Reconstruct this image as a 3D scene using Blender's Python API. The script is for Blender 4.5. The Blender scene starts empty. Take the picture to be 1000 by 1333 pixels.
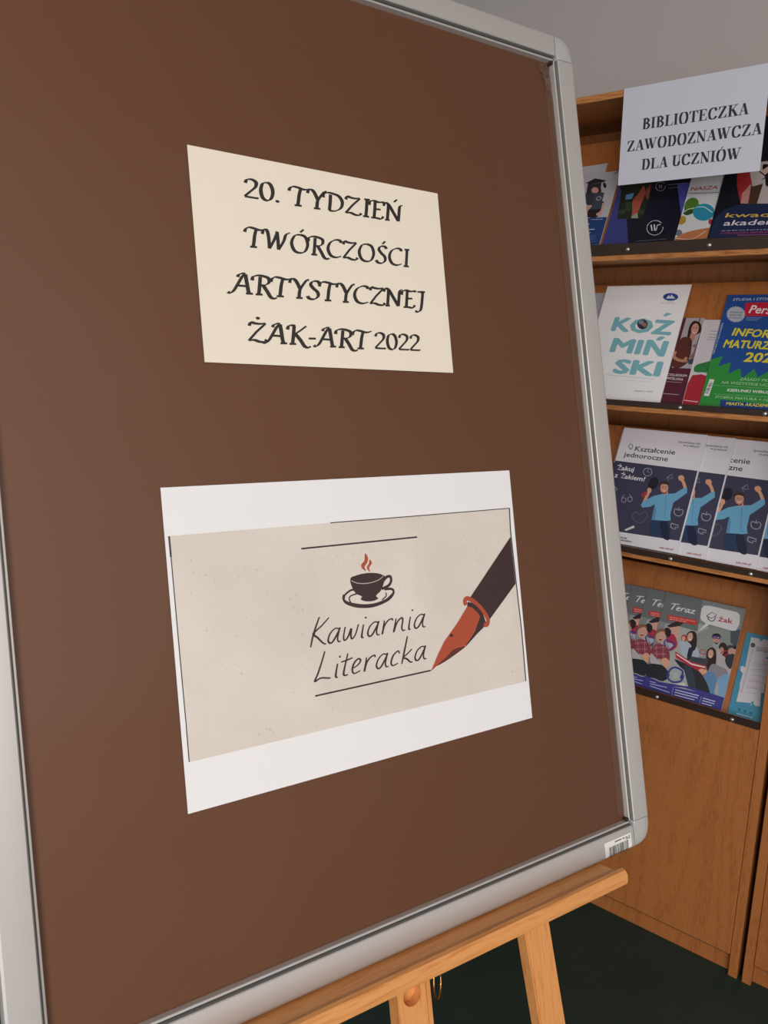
import bpy, bmesh, math, random
from mathutils import Vector, Matrix, geometry
from math import sin, cos, pi
random.seed(4)
S = bpy.context.scene
COL = S.collection
CAMZ = 1.656          # camera height, floor at z = 0
F_PX = 1006.5         # focal length in pixels of the 1000 x 1333 frame
# ------------------------------------------------------------------ camera
YAW, PIT, ROL = 0.6738, -0.2609, 0.0080
RC = Matrix.Rotation(YAW, 3, 'Z') @ Matrix.Rotation(PIT, 3, 'X') @ Matrix.Rotation(ROL, 3, 'Y')
cd = bpy.data.cameras.new('camera'); cam = bpy.data.objects.new('camera', cd); COL.objects.link(cam)
cd.sensor_fit = 'HORIZONTAL'; cd.sensor_width = 36; cd.lens = 36 * F_PX / 1000; cd.clip_start = .02
cam.matrix_world = Matrix.Translation((0, 0, CAMZ)) @ (RC @ Matrix(((1, 0, 0), (0, 0, -1), (0, 1, 0)))).to_4x4()
S.camera = cam
# ------------------------------------------------------------------ world, lamps, exposure
S.view_settings.view_transform = 'Standard'; S.view_settings.look = 'None'
S.view_settings.gamma = 1; S.view_settings.use_curve_mapping = False
S.view_settings.exposure = 0.38
W = bpy.data.worlds.new('room_light'); S.world = W; W.use_nodes = True
W.node_tree.nodes['Background'].inputs[0].default_value = (1, .97, .96, 1)
W.node_tree.nodes['Background'].inputs[1].default_value = .33
def area(name, loc, target, sx, sy, power, col):
    l = bpy.data.lights.new(name, 'AREA'); l.shape = 'RECTANGLE'; l.size = sx; l.size_y = sy; l.energy = power; l.color = col
    o = bpy.data.objects.new(name, l); COL.objects.link(o); o.location = loc
    o.rotation_euler = (Vector(target) - Vector(loc)).to_track_quat('-Z', 'Y').to_euler()
area('ceiling_lamp_near', (1.3, -.3, 2.95), (1.3, -.3, 0), 1.2, .5, 10, (1, .96, .92))
area('ceiling_lamp_far', (1.1, -2.3, 2.95), (.9, -1.6, 0), 1.6, .8, 52, (1, .96, .92))
area('front_fill', (2.3, -3.4, 1.5), (-.3, 1.2, 1.0), 2.4, 1.6, 58, (1, .98, .97))  # unseen fill added to brighten board and shelves from the front
area('board_glow_fill', (3.5, -.55, 2.25), (-.5, .5, 1.3), 1.5, 1.2, 19, (1, .93, .88))  # unseen source added for the warm glow on the board's left

# ------------------------------------------------------------------ geometry of the place
D = 1.79                                    # front of the bookcases
OB = Vector((-0.2951, 0.8639, -0.6477 + CAMZ))   # inner lower corner of the notice board
RB = Matrix(((0.32843656, -0.91412829, -0.23769498), (0.94171841, 0.29753237, 0.15697428), (-0.07277268, -0.27539783, 0.95857194)))
BW, BH, FW = .6904, 1.0001, .032
def ray(px, py):
    return RC @ Vector(((px - 500) / F_PX, 1, -(py - 666.5) / F_PX))

# ------------------------------------------------------------------ materials
def lin(h):
    if isinstance(h, str):
        v = [int(h[i:i + 2], 16) / 255 for i in (0, 2, 4)]
    else: v = h
    return tuple(c / 12.92 if c <= .04045 else ((c + .055) / 1.055) ** 2.4 for c in v)
def newmat(name):
    m = bpy.data.materials.new(name); m.use_nodes = True
    nt = m.node_tree; return m, nt, nt.nodes['Principled BSDF']
def plain(name, col, rough=.5, metal=0, spec=.5, noise=0, nscale=40, bump=0, bscale=200):
    m, nt, b = newmat(name)
    c = lin(col); b.inputs['Base Color'].default_value = (*c, 1)
    b.inputs['Roughness'].default_value = rough; b.inputs['Metallic'].default_value = metal
    b.inputs['Specular IOR Level'].default_value = spec
    tc = nt.nodes.new('ShaderNodeTexCoord')
    if noise:
        n = nt.nodes.new('ShaderNodeTexNoise'); n.inputs['Scale'].default_value = nscale; n.inputs['Detail'].default_value = 4
        nt.links.new(tc.outputs['Object'], n.inputs['Vector'])
        r = nt.nodes.new('ShaderNodeMapRange'); r.inputs[3].default_value = 1 - noise; r.inputs[4].default_value = 1 + noise
        nt.links.new(n.outputs['Fac'], r.inputs[0])
        mx = nt.nodes.new('ShaderNodeVectorMath'); mx.operation = 'SCALE'; mx.inputs[0].default_value = c
        nt.links.new(r.outputs[0], mx.inputs['Scale']); nt.links.new(mx.outputs[0], b.inputs['Base Color'])
    if bump:
        n = nt.nodes.new('ShaderNodeTexNoise'); n.inputs['Scale'].default_value = bscale; n.inputs['Detail'].default_value = 3
        nt.links.new(tc.outputs['Object'], n.inputs['Vector'])
        bp = nt.nodes.new('ShaderNodeBump'); bp.inputs['Strength'].default_value = bump; bp.inputs['Distance'].default_value = .001
        nt.links.new(n.outputs['Fac'], bp.inputs['Height']); nt.links.new(bp.outputs[0], b.inputs['Normal'])
    return m
def wood(name, c1, c2, c3, axis='Z', scale=1.0, rough=.42, fine=.5, cath=.6, flat=False):
    """laminate / timber with grain along AXIS"""
    m, nt, b = newmat(name); L = nt.links.new; N = nt.nodes.new
    tc = N('ShaderNodeTexCoord'); mp = N('ShaderNodeMapping'); L(tc.outputs['Object'], mp.inputs['Vector'])
    k = {'X': (1, 16, 16), 'Y': (16, 1, 16), 'Z': (16, 16, 1)}[axis]
    if flat: k = (22, 1, 1)
    mp.inputs['Scale'].default_value = tuple(v * scale for v in k)
    n1 = N('ShaderNodeTexNoise'); n1.inputs['Scale'].default_value = 22; n1.inputs['Detail'].default_value = 3; n1.inputs['Roughness'].default_value = .65
    L(mp.outputs[0], n1.inputs['Vector'])
    mp2 = N('ShaderNodeMapping'); L(tc.outputs['Object'], mp2.inputs['Vector'])
    k2 = {'X': (.55, 6, 6), 'Y': (6, .55, 6), 'Z': (6, 6, .55)}[axis]
    if flat: k2 = (5, .5, .5)
    mp2.inputs['Scale'].default_value = tuple(v * scale for v in k2)
    n2 = N('ShaderNodeTexNoise'); n2.inputs['Scale'].default_value = 1.5; n2.inputs['Detail'].default_value = 1.5; L(mp2.outputs[0], n2.inputs['Vector'])
    ml = N('ShaderNodeMath'); ml.operation = 'MULTIPLY'; ml.inputs[1].default_value = 26; L(n2.outputs['Fac'], ml.inputs[0])
    fr = N('ShaderNodeMath'); fr.operation = 'SINE'; L(ml.outputs[0], fr.inputs[0])
    ab = N('ShaderNodeMath'); ab.operation = 'POWER'; ab.inputs[1].default_value = 4
    a2 = N('ShaderNodeMath'); a2.operation = 'ABSOLUTE'; L(fr.outputs[0], a2.inputs[0]); L(a2.outputs[0], ab.inputs[0])
    sm = N('ShaderNodeMath'); sm.operation = 'MULTIPLY'; sm.inputs[1].default_value = cath * .35; L(ab.outputs[0], sm.inputs[0])
    r = N('ShaderNodeMapRange'); r.inputs[1].default_value = .3; r.inputs[2].default_value = .7; r.inputs[3].default_value = .5 - fine; r.inputs[4].default_value = .5 + fine
    L(n1.outputs['Fac'], r.inputs[0])
    ad = N('ShaderNodeMath'); ad.operation = 'ADD'; L(r.outputs[0], ad.inputs[0]); L(sm.outputs[0], ad.inputs[1])
    cr = N('ShaderNodeValToRGB'); e = cr.color_ramp.elements
    e[0].position = 0; e[0].color = (*lin(c1), 1); e[1].position = 1; e[1].color = (*lin(c3), 1)
    x = cr.color_ramp.elements.new(.5); x.color = (*lin(c2), 1)
    L(ad.outputs[0], cr.inputs[0]); L(cr.outputs[0], b.inputs['Base Color'])
    b.inputs['Roughness'].default_value = rough
    bp = N('ShaderNodeBump'); bp.inputs['Strength'].default_value = .12; bp.inputs['Distance'].default_value = .0006
    L(n1.outputs['Fac'], bp.inputs['Height']); L(bp.outputs[0], b.inputs['Normal'])
    return m
def ink_mat(name, rough, coat=0):
    m, nt, b = newmat(name)
    a = nt.nodes.new('ShaderNodeVertexColor'); a.layer_name = 'Col'
    nt.links.new(a.outputs['Color'], b.inputs['Base Color']); b.inputs['Roughness'].default_value = rough
    b.inputs['Coat Weight'].default_value = coat; b.inputs['Coat Roughness'].default_value = .3
    return m
M = {}
M['oak'] = wood('oak_laminate_upright', 'a46131', 'b16f3b', '925326', 'Z', 1.3, .45, .42, .55, True)
M['oak_h'] = wood('oak_laminate_lengthwise', 'bd7c42', 'c9874c', '96582a', 'X')
M['beech'] = wood('beech_along', 'd69052', 'dc9a5c', 'bf7438', 'X', .8, .38, .35, .25)
M['beech_v'] = wood('beech_upright', 'd69052', 'dc9a5c', 'bf7438', 'Y', .8, .38, .35, .25)
M['alu'] = plain('satin_aluminium', 'c0bcb9', .42, .35, .5, .015, 8)
M['alu_cap'] = plain('grey_plastic_cap', 'b0afac', .45, 0, .5)
M['groove'] = plain('dark_groove', '807f7c', .5, .2)
M['brown'] = plain('brown_backing_paper', '6c4327', .7, 0, .15, .03, 900, .02, 1500)
M['back'] = plain('grey_backing', '6d6a66', .8)
M['paper'] = plain('white_paper', 'e8e6e7', .65, 0, .3, .008, 30, .1, 500)
M['sign'] = plain('cool_white_paper', 'd2d3e0', .65, 0, .3, .008, 30, .1, 500)
M['cream'] = plain('cream_paper', 'e9dfcd', .65, 0, .3, .012, 60, .1, 500)
M['pages'] = plain('page_edges', 'd8d6d4', .7)
M['rail'] = plain('dark_brown_metal', '3a2a21', .42, .2, .5)
M['steel'] = plain('steel_screw', 'c8c6c2', .35, .9)
M['brass'] = plain('brass', 'c9974e', .18, 1)
M['ink'] = ink_mat('print_ink', .5)
M['gloss'] = ink_mat('glossy_print', .38, .25)
M['wall'] = plain('grey_wall_paint', 'bab5b4', .85, 0, .3, .015, 3, .25, 260)
M['sticker'] = plain('white_sticker', 'e8e6e2', .45)
M['black'] = plain('black_print', '3a3a3a', .6)
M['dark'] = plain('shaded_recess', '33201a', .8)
def clear_sheet():
    m = bpy.data.materials.new('clear_pvc'); m.use_nodes = True; nt = m.node_tree; nt.nodes.clear()
    o = nt.nodes.new('ShaderNodeOutputMaterial'); t = nt.nodes.new('ShaderNodeBsdfTransparent'); g = nt.nodes.new('ShaderNodeBsdfGlossy')
    g.inputs['Roughness'].default_value = .5; g.inputs['Color'].default_value = (1, 1, 1, 1)
    f = nt.nodes.new('ShaderNodeFresnel'); f.inputs['IOR'].default_value = 1.42
    tc = nt.nodes.new('ShaderNodeTexCoord'); n = nt.nodes.new('ShaderNodeTexNoise'); n.inputs['Scale'].default_value = 5; n.inputs['Detail'].default_value = 1
    nt.links.new(tc.outputs['Object'], n.inputs['Vector'])
    bp = nt.nodes.new('ShaderNodeBump'); bp.inputs['Strength'].default_value = .5; bp.inputs['Distance'].default_value = .012
    nt.links.new(n.outputs['Fac'], bp.inputs['Height']); nt.links.new(bp.outputs[0], g.inputs['Normal'])
    mx = nt.nodes.new('ShaderNodeMixShader')
    nt.links.new(f.outputs[0], mx.inputs[0]); nt.links.new(t.outputs[0], mx.inputs[1]); nt.links.new(g.outputs[0], mx.inputs[2]); nt.links.new(mx.outputs[0], o.inputs[0])
    return m
M['clear'] = clear_sheet()
def aged():
    m, nt, b = newmat('aged_paper_print'); L = nt.links.new; N = nt.nodes.new
    tc = N('ShaderNodeTexCoord')
    n = N('ShaderNodeTexNoise'); n.inputs['Scale'].default_value = 9; n.inputs['Detail'].default_value = 5; L(tc.outputs['Object'], n.inputs['Vector'])
    cr = N('ShaderNodeValToRGB'); e = cr.color_ramp.elements; e[0].position = .3; e[0].color = (*lin('cfc4b8'), 1); e[1].position = .7; e[1].color = (*lin('dcd4ca'), 1)
    L(n.outputs['Fac'], cr.inputs[0])
    v = N('ShaderNodeTexNoise'); v.inputs['Scale'].default_value = 330; v.inputs['Detail'].default_value = 2; L(tc.outputs['Object'], v.inputs['Vector'])
    v2 = N('ShaderNodeTexNoise'); v2.inputs['Scale'].default_value = 26; v2.inputs['Detail'].default_value = 2; L(tc.outputs['Object'], v2.inputs['Vector'])
    ad = N('ShaderNodeMath'); ad.operation = 'MULTIPLY_ADD'; ad.inputs[1].default_value = .35; L(v2.outputs['Fac'], ad.inputs[0]); L(v.outputs['Fac'], ad.inputs[2])
    r = N('ShaderNodeMapRange'); r.inputs[1].default_value = .86; r.inputs[2].default_value = .95; r.inputs[3].default_value = 0; r.inputs[4].default_value = .5; L(ad.outputs[0], r.inputs[0])
    mx = N('ShaderNodeMix'); mx.data_type = 'RGBA'; L(r.outputs[0], mx.inputs[0]); L(cr.outputs[0], mx.inputs[6]); mx.inputs[7].default_value = (*lin('8b7f74'), 1)
    L(mx.outputs[2], b.inputs['Base Color']); b.inputs['Roughness'].default_value = .6
    return m
M['aged'] = aged()
def floor_mat():
    m, nt, b = newmat('dark_green_linoleum'); L = nt.links.new; N = nt.nodes.new
    tc = N('ShaderNodeTexCoord')
    n = N('ShaderNodeTexNoise'); n.inputs['Scale'].default_value = 5; n.inputs['Detail'].default_value = 6; L(tc.outputs['Object'], n.inputs['Vector'])
    cr = N('ShaderNodeValToRGB'); e = cr.color_ramp.elements; e[0].position = .3; e[0].color = (*lin('20332e'), 1); e[1].position = .75; e[1].color = (*lin('2b3933'), 1)
    L(n.outputs['Fac'], cr.inputs[0])
    v = N('ShaderNodeTexVoronoi'); v.feature = 'DISTANCE_TO_EDGE'; v.inputs['Scale'].default_value = 2.3
    nw = N('ShaderNodeTexNoise'); nw.inputs['Scale'].default_value = 3; L(tc.outputs['Object'], nw.inputs['Vector'])
    L(nw.outputs['Color'], v.inputs['Vector'])
    r = N('ShaderNodeMapRange'); r.inputs[1].default_value = 0; r.inputs[2].default_value = .012; r.inputs[3].default_value = .06; r.inputs[4].default_value = 0; L(v.outputs[0], r.inputs[0])
    mx = N('ShaderNodeMix'); mx.data_type = 'RGBA'; L(r.outputs[0], mx.inputs[0]); L(cr.outputs[0], mx.inputs[6]); mx.inputs[7].default_value = (*lin('4d5a54'), 1)
    L(mx.outputs[2], b.inputs['Base Color']); b.inputs['Roughness'].default_value = .5; b.inputs['Specular IOR Level'].default_value = .3
    return m
M['floor'] = floor_mat()

# ------------------------------------------------------------------ object helpers
def link(name, me, parent=None, mat=None, smooth=False):
    o = bpy.data.objects.new(name, me); COL.objects.link(o)
    if mat: me.materials.append(M[mat])
    if parent: o.parent = parent
    if smooth:
        for f in me.polygons: f.use_smooth = True
    return o
def from_bm(name, bm, parent, mat, smooth=False, toward=None):
    bmesh.ops.recalc_face_normals(bm, faces=bm.faces[:])
    if toward is not None:                     # an open sheet: every face looks the same way
        for f in bm.faces:
            f.normal_update()
            if f.normal.dot(toward) < 0: f.normal_flip()
    me = bpy.data.meshes.new(name); bm.to_mesh(me); bm.free()
    o = link(name, me, parent, mat)
    if smooth: me.shade_smooth() if hasattr(me, 'shade_smooth') else None
    return o
def box(name, lo, hi, parent, mat, bevel=.0012, seg=1):
    bm = bmesh.new(); bmesh.ops.create_cube(bm, size=1)
    for v in bm.verts:
        v.co = Vector([lo[i] + (v.co[i] + .5) * (hi[i] - lo[i]) for i in range(3)])
    if bevel: bmesh.ops.bevel(bm, geom=bm.edges[:], offset=bevel, segments=seg, affect='EDGES', profile=.5)
    return from_bm(name, bm, parent, mat)
def thing(name, label, cat, mw, group=None):
    o = bpy.data.objects.new(name, None); COL.objects.link(o); o.matrix_world = mw; o.empty_display_size = .05
    o['label'] = label; o['category'] = cat
    if group: o['group'] = group
    return o
def prism(name, poly, a0, a1, axis, parent, mat, smooth_from=None, bevel=0):
    """extrude a closed 2-D profile between a0 and a1; poly are (p, q) in the two other axes"""
    bm = bmesh.new(); n = len(poly)
    def V(a, p, q):
        return {'X': (a, p, q), 'Y': (p, a, q), 'Z': (p, q, a)}[axis]
    A = [bm.verts.new(V(a0, *t)) for t in poly]; B = [bm.verts.new(V(a1, *t)) for t in poly]
    for i in range(n):
        f = bm.faces.new((A[i], A[(i + 1) % n], B[(i + 1) % n], B[i]))
    bm.faces.new(A[::-1]); bm.faces.new(B)
    if bevel: bmesh.ops.bevel(bm, geom=[e for e in bm.edges if e.calc_face_angle(0) > .9], offset=bevel, segments=2, affect='EDGES')
    return from_bm(name, bm, parent, mat)
def shade(o, ang=.6):
    for f in o.data.polygons: f.use_smooth = True
    try: o.data.set_sharp_from_angle(angle=ang)
    except Exception: pass

# ------------------------------------------------------------------ lettering: pen-stroke alphabets
def catmull(p, closed=False, k=5):
    out = []; n = len(p)
    if n < 3: return list(p)
    rng = range(n if closed else n - 1)
    for i in rng:
        if closed: a, b, c, d = p[i - 1], p[i], p[(i + 1) % n], p[(i + 2) % n]
        else: a, b, c, d = p[max(i - 1, 0)], p[i], p[i + 1], p[min(i + 2, n - 1)]
        for j in range(k):
            t = j / k; t2 = t * t; t3 = t2 * t
            out.append(tuple(.5 * (2 * b[m] + (c[m] - a[m]) * t + (2 * a[m] - 5 * b[m] + 4 * c[m] - d[m]) * t2 + (3 * b[m] - a[m] - 3 * c[m] + d[m]) * t3) for m in (0, 1)))
    if not closed: out.append(tuple(p[-1]))
    return out
def ribbon(pts, wfun):
    """quads along a polyline; wfun(direction angle, t) gives the width"""
    n = len(pts); Lf = []; Rt = []
    for i in range(n):
        a = pts[max(i - 1, 0)]; b = pts[min(i + 1, n - 1)]
        dx, dy = b[0] - a[0], b[1] - a[1]; l = math.hypot(dx, dy) or 1e-9
        w = wfun(math.atan2(dy, dx), i / max(n - 1, 1)) / 2
        Lf.append((pts[i][0] - dy / l * w, pts[i][1] + dx / l * w)); Rt.append((pts[i][0] + dy / l * w, pts[i][1] - dx / l * w))
    return [[Lf[i], Rt[i], Rt[i + 1], Lf[i + 1]] for i in range(n - 1)]
# strokes: c = pen curve, k = pen straight, T = thick straight, t = thin straight, h = hairline curve, p = polygon, d = dot
def ac(x, y=1.12): return ('p', [(x - .07, y), (x - .01, y), (x + .15, y + .2), (x + .04, y + .2)])
SERIF = {
 'I': (.42, [('T', [(.2, 0), (.2, 1)]), ('t', [(.02, .025), (.38, .025)]), ('t', [(.02, .975), (.38, .975)])]),
 'L': (.70, [('T', [(.2, 0), (.2, 1)]), ('t', [(.02, .975), (.4, .975)]), ('t', [(.02, .025), (.62, .025)]), ('p', [(.5, 0), (.64, 0), (.68, .3), (.64, .3), (.58, .1)])]),
 'T': (.72, [('T', [(.35, 0), (.35, 1)]), ('t', [(.17, .025), (.53, .025)]), ('t', [(.03, .97), (.67, .97)]), ('p', [(.01, 1), (.01, .7), (.05, .7), (.14, .95)]), ('p', [(.69, 1), (.69, .7), (.65, .7), (.56, .95)])]),
 'E': (.72, [('T', [(.2, 0), (.2, 1)]), ('t', [(.02, .975), (.6, .975)]), ('t', [(.02, .025), (.62, .025)]), ('t', [(.2, .52), (.46, .52)]), ('p', [(.5, 0), (.65, 0), (.69, .28), (.65, .28), (.58, .08)]), ('p', [(.5, 1), (.62, 1), (.63, .74), (.6, .74), (.54, .92)]), ('p', [(.45, .68), (.48, .68), (.48, .36), (.45, .36), (.4, .52)])]),
 'D': (.78, [('T', [(.2, 0), (.2, 1)]), ('t', [(.02, .975), (.3, .975)]), ('t', [(.02, .025), (.3, .025)]), ('c', [(.2, .975), (.36, .975), (.53, .9), (.64, .5), (.53, .1), (.36, .025), (.2, .025)])]),
 'B': (.72, [('T', [(.2, 0), (.2, 1)]), ('t', [(.02, .975), (.3, .975)]), ('t', [(.02, .025), (.3, .025)]), ('c', [(.2, .975), (.36, .975), (.53, .76), (.36, .54), (.2, .53)]), ('c', [(.3, .53), (.42, .52), (.59, .28), (.42, .03), (.2, .025)])]),
 'O': (.82, [('c', [(.4, .985), (.22, .93), (.12, .5), (.22, .07), (.4, .015), (.58, .07), (.68, .5), (.58, .93), (.4, .985)])]),
 'C': (.76, [('c', [(.62, .74), (.55, .93), (.38, .985), (.19, .85), (.12, .5), (.19, .14), (.38, .015), (.56, .08), (.66, .24)]), ('p', [(.6, .68), (.66, .68), (.66, 1), (.62, 1), (.57, .9)])]),
 'Z': (.72, [('t', [(.08, .97), (.6, .97)]), ('t', [(.06, .03), (.62, .03)]), ('T', [(.12, .02), (.55, .98)]), ('p', [(.06, 1), (.05, .7), (.09, .7), (.2, .95)]), ('p', [(.66, 0), (.67, .3), (.63, .3), (.5, .05)])]),
 'K': (.80, [('T', [(.2, 0), (.2, 1)]), ('t', [(.02, .975), (.38, .975)]), ('t', [(.02, .025), (.38, .025)]), ('t', [(.24, .45), (.64, .97)]), ('T', [(.36, .62), (.68, .02)]), ('t', [(.46, .975), (.76, .975)]), ('t', [(.5, .025), (.82, .025)])]),
 'A': (.76, [('t', [(.13, .02), (.37, .98)]), ('T', [(.38, .98), (.62, .02)]), ('t', [(.22, .34), (.52, .34)]), ('t', [(.0, .025), (.27, .025)]), ('t', [(.44, .025), (.78, .025)])]),
 'N': (.80, [('T', [(.12, 1), (.62, .04)]), ('t', [(.14, 0), (.14, .96)]), ('t', [(.64, .02), (.64, .98)]), ('t', [(.02, .025), (.28, .025)]), ('t', [(0, .975), (.2, .975)]), ('t', [(.5, .975), (.78, .975)])]),
 'U': (.78, [('T', [(.2, .98), (.2, .35)]), ('c', [(.2, .38), (.22, .14), (.38, .02), (.54, .1), (.6, .32), (.6, .4)]), ('t', [(.61, .35), (.61, .98)]), ('t', [(.02, .975), (.38, .975)]), ('t', [(.47, .975), (.75, .975)])]),
 'W': (1.1, [('T', [(.14, .98), (.36, .04)]), ('t', [(.36, .04), (.54, .86)]), ('T', [(.48, .98), (.72, .04)]), ('t', [(.72, .04), (.94, .97)]), ('t', [(0, .975), (.3, .975)]), ('t', [(.38, .975), (.64, .975)]), ('t', [(.8, .975), (1.08, .975)])]),
 ' ': (.3, []),
}
SERIF['Ó'] = (.82, SERIF['O'][1] + [ac(.38, 1.05)])
CALL = {
 'T': (.62, [('c', [(-.06, .72), (-.02, .88), (.1, .985), (.28, .97), (.45, .92), (.6, .95), (.7, 1.02)]), ('c', [(.36, .92), (.3, .6), (.27, .3), (.24, .03)]), ('k', [(.12, .01), (.38, .03)])]),
 'Y': (.60, [('c', [(-.02, .76), (.03, .93), (.14, .98), (.24, .85), (.33, .58), (.36, .5)]), ('c', [(.7, 1.0), (.62, .99), (.52, .82), (.37, .5), (.33, .3), (.31, .03)]), ('k', [(.2, .01), (.44, .03)])]),
 'D': (.76, [('c', [(-.04, .68), (-.02, .86), (.14, .98), (.34, .97), (.56, .88), (.68, .6), (.62, .26), (.4, .05), (.16, .02)]), ('c', [(.24, .9), (.22, .5), (.18, .03)])]),
 'Z': (.66, [('c', [(.06, .78), (.12, .96), (.25, .93), (.42, .92), (.62, .97)]), ('k', [(.62, .96), (.3, .5), (.04, .04)]), ('c', [(.04, .04), (.22, .09), (.4, .02), (.58, .03), (.64, .16)])]),
 'I': (.36, [('c', [(.24, .96), (.21, .5), (.17, .03)]), ('k', [(.13, .97), (.36, .99)]), ('k', [(.05, .01), (.3, .03)])]),
 'E': (.58, [('c', [(.21, .95), (.18, .5), (.14, .03)]), ('c', [(-.04, .7), (0, .9), (.16, .98), (.34, .94), (.52, .98), (.56, .92)]), ('k', [(.18, .52), (.42, .54)]), ('c', [(.02, .01), (.22, .03), (.42, .02), (.52, .18)])]),
 'N': (.76, [('c', [(.17, .93), (.14, .5), (.1, .03)]), ('c', [(-.04, .78), (.04, .97), (.18, .9), (.36, .5), (.56, .04)]), ('c', [(.56, .04), (.6, .5), (.64, .88), (.76, 1.0)]), ('k', [(0, .01), (.2, .03)])]),
 'W': (1.0, [('c', [(-.04, .74), (.02, .95), (.14, .96), (.2, .6), (.22, .04)]), ('k', [(.22, .04), (.4, .5), (.54, .97)]), ('k', [(.52, .97), (.55, .5), (.56, .04)]), ('c', [(.56, .04), (.76, .5), (.86, .86), (1.02, 1.0)])]),
 'O': (.78, [('c', [(.42, .98), (.2, .88), (.07, .5), (.16, .12), (.36, .015), (.58, .12), (.7, .5), (.62, .88), (.42, .98)])]),
 'R': (.66, [('c', [(-.05, .7), (-.02, .88), (.14, .98), (.34, .97), (.52, .88), (.52, .66), (.38, .52), (.22, .5)]), ('c', [(.23, .92), (.2, .5), (.16, .03)]), ('c', [(.32, .5), (.46, .2), (.58, -.08), (.72, -.12), (.78, -.06)]), ('k', [(.05, .01), (.29, .03)])]),
 'C': (.66, [('c', [(.64, .84), (.58, .96), (.4, .96), (.18, .78), (.08, .44), (.18, .1), (.4, .02), (.62, .12)])]),
 'S': (.54, [('c', [(.5, .86), (.42, .98), (.24, .95), (.16, .78), (.26, .58), (.4, .42), (.42, .2), (.28, .03), (.1, .03), (.02, .16)])]),
 'A': (.74, [('c', [(-.14, .02), (-.06, -.02), (.06, .12), (.2, .46), (.36, .86), (.46, .98)]), ('c', [(.46, .98), (.5, .6), (.54, .2), (.57, .03)]), ('k', [(.18, .38), (.5, .38)]), ('k', [(.46, .01), (.7, .03)]), ('c', [(.46, .98), (.36, 1.0), (.24, .92), (.2, .8)])]),
 'J': (.40, [('c', [(.08, .95), (.2, .97), (.3, .95), (.27, .5), (.2, -.02), (.08, -.18), (-.06, -.16)]), ('k', [(.2, .96), (.42, .99)])]),
 'K': (.70, [('c', [(.22, .95), (.19, .5), (.15, .03)]), ('c', [(-.02, .74), (.02, .92), (.14, .98), (.26, .95)]), ('k', [(.66, 1.0), (.44, .74), (.2, .5)]), ('c', [(.26, .54), (.44, .24), (.58, -.06), (.72, -.12), (.8, -.04)]), ('k', [(.04, .01), (.28, .03)])]),
 '2': (.52, [('c', [(.06, .74), (.12, .92), (.28, .97), (.42, .86), (.4, .62), (.22, .34), (.03, .06)]), ('k', [(.03, .05), (.46, .05), (.48, .1)])]),
 '0': (.54, [('c', [(.28, .96), (.12, .84), (.06, .48), (.12, .12), (.26, .02), (.4, .14), (.47, .5), (.4, .86), (.28, .96)])]),
 '.': (.26, [('d', (.08, .06), .075)]), '-': (.36, [('k', [(.04, .36), (.3, .38)])]), ' ': (.3, []),
}
for a, b, x in (('Ń', 'N', .4), ('Ó', 'O', .42), ('Ś', 'S', .32)): CALL[a] = (CALL[b][0], CALL[b][1] + [('k', [(x, 1.1), (x + .14, 1.28)])])
CALL['Ż'] = (CALL['Z'][0], CALL['Z'][1] + [('d', (.36, 1.2), .075)])
HAND = {
 'K': (.50, [('h', [(.2, 1.05), (.12, .7), (.06, .35), (.03, 0)]), ('h', [(.5, .98), (.3, .72), (.08, .48), (.22, .3), (.4, .08), (.5, .02)]), ('d', (.08, .48), .05)]),
 'L': (.55, [('h', [(.24, 1.06), (.18, .7), (.1, .3), (.03, .04), (.2, .12), (.44, .06), (.5, .06)]), ('d', (.04, .05), .04)]),
 'a': (.47, [('h', [(.36, .5), (.24, .54), (.1, .4), (.05, .16), (.12, .03), (.22, .1), (.36, .44), (.38, .54), (.34, .2), (.38, .04), (.46, .04)])]),
 'w': (.55, [('h', [(.08, .54), (.06, .2), (.1, .04), (.2, .14), (.28, .44), (.29, .2), (.34, .05), (.44, .2), (.5, .56)])]),
 'i': (.24, [('h', [(.12, .52), (.1, .2), (.11, .04), (.17, .03)]), ('d', (.17, .76), .035)]),
 'r': (.40, [('h', [(.1, .54), (.09, .3), (.07, .02), (.12, .34), (.24, .52), (.36, .56), (.38, .48)])]),
 'n': (.48, [('h', [(.1, .54), (.08, .3), (.06, .02), (.14, .36), (.28, .53), (.34, .44), (.33, .16), (.38, .03), (.46, .05)])]),
 't': (.30, [('h', [(.17, .82), (.12, .4), (.1, .1), (.16, .03), (.24, .05)]), ('h', [(-.02, .55), (.16, .58), (.34, .63)])]),
 'e': (.38, [('h', [(.08, .24), (.22, .32), (.3, .46), (.22, .55), (.1, .42), (.06, .18), (.14, .03), (.32, .1)])]),
 'c': (.38, [('h', [(.32, .44), (.26, .55), (.12, .42), (.06, .18), (.12, .03), (.3, .08)])]),
 'k': (.44, [('h', [(.16, 1.05), (.1, .5), (.05, .02)]), ('h', [(.36, .52), (.2, .36), (.08, .26), (.2, .18), (.34, .03), (.42, .02)])]),
 'z': (.42, [('h', [(.06, .5), (.22, .54), (.36, .52), (.2, .26), (.04, .03), (.2, .06), (.42, .02)])]),
 'T': (.52, [('h', [(-.02, .9), (.2, .95), (.5, 1.0), (.68, 1.02)]), ('h', [(.34, .95), (.24, .5), (.14, 0)])]),
 ' ': (.3, []),
}
STY = {'serif': (SERIF, .190, .058, 0.0), 'call': (CALL, .150, .052, .62), 'hand': (HAND, .06, .056, .6)}
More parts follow.
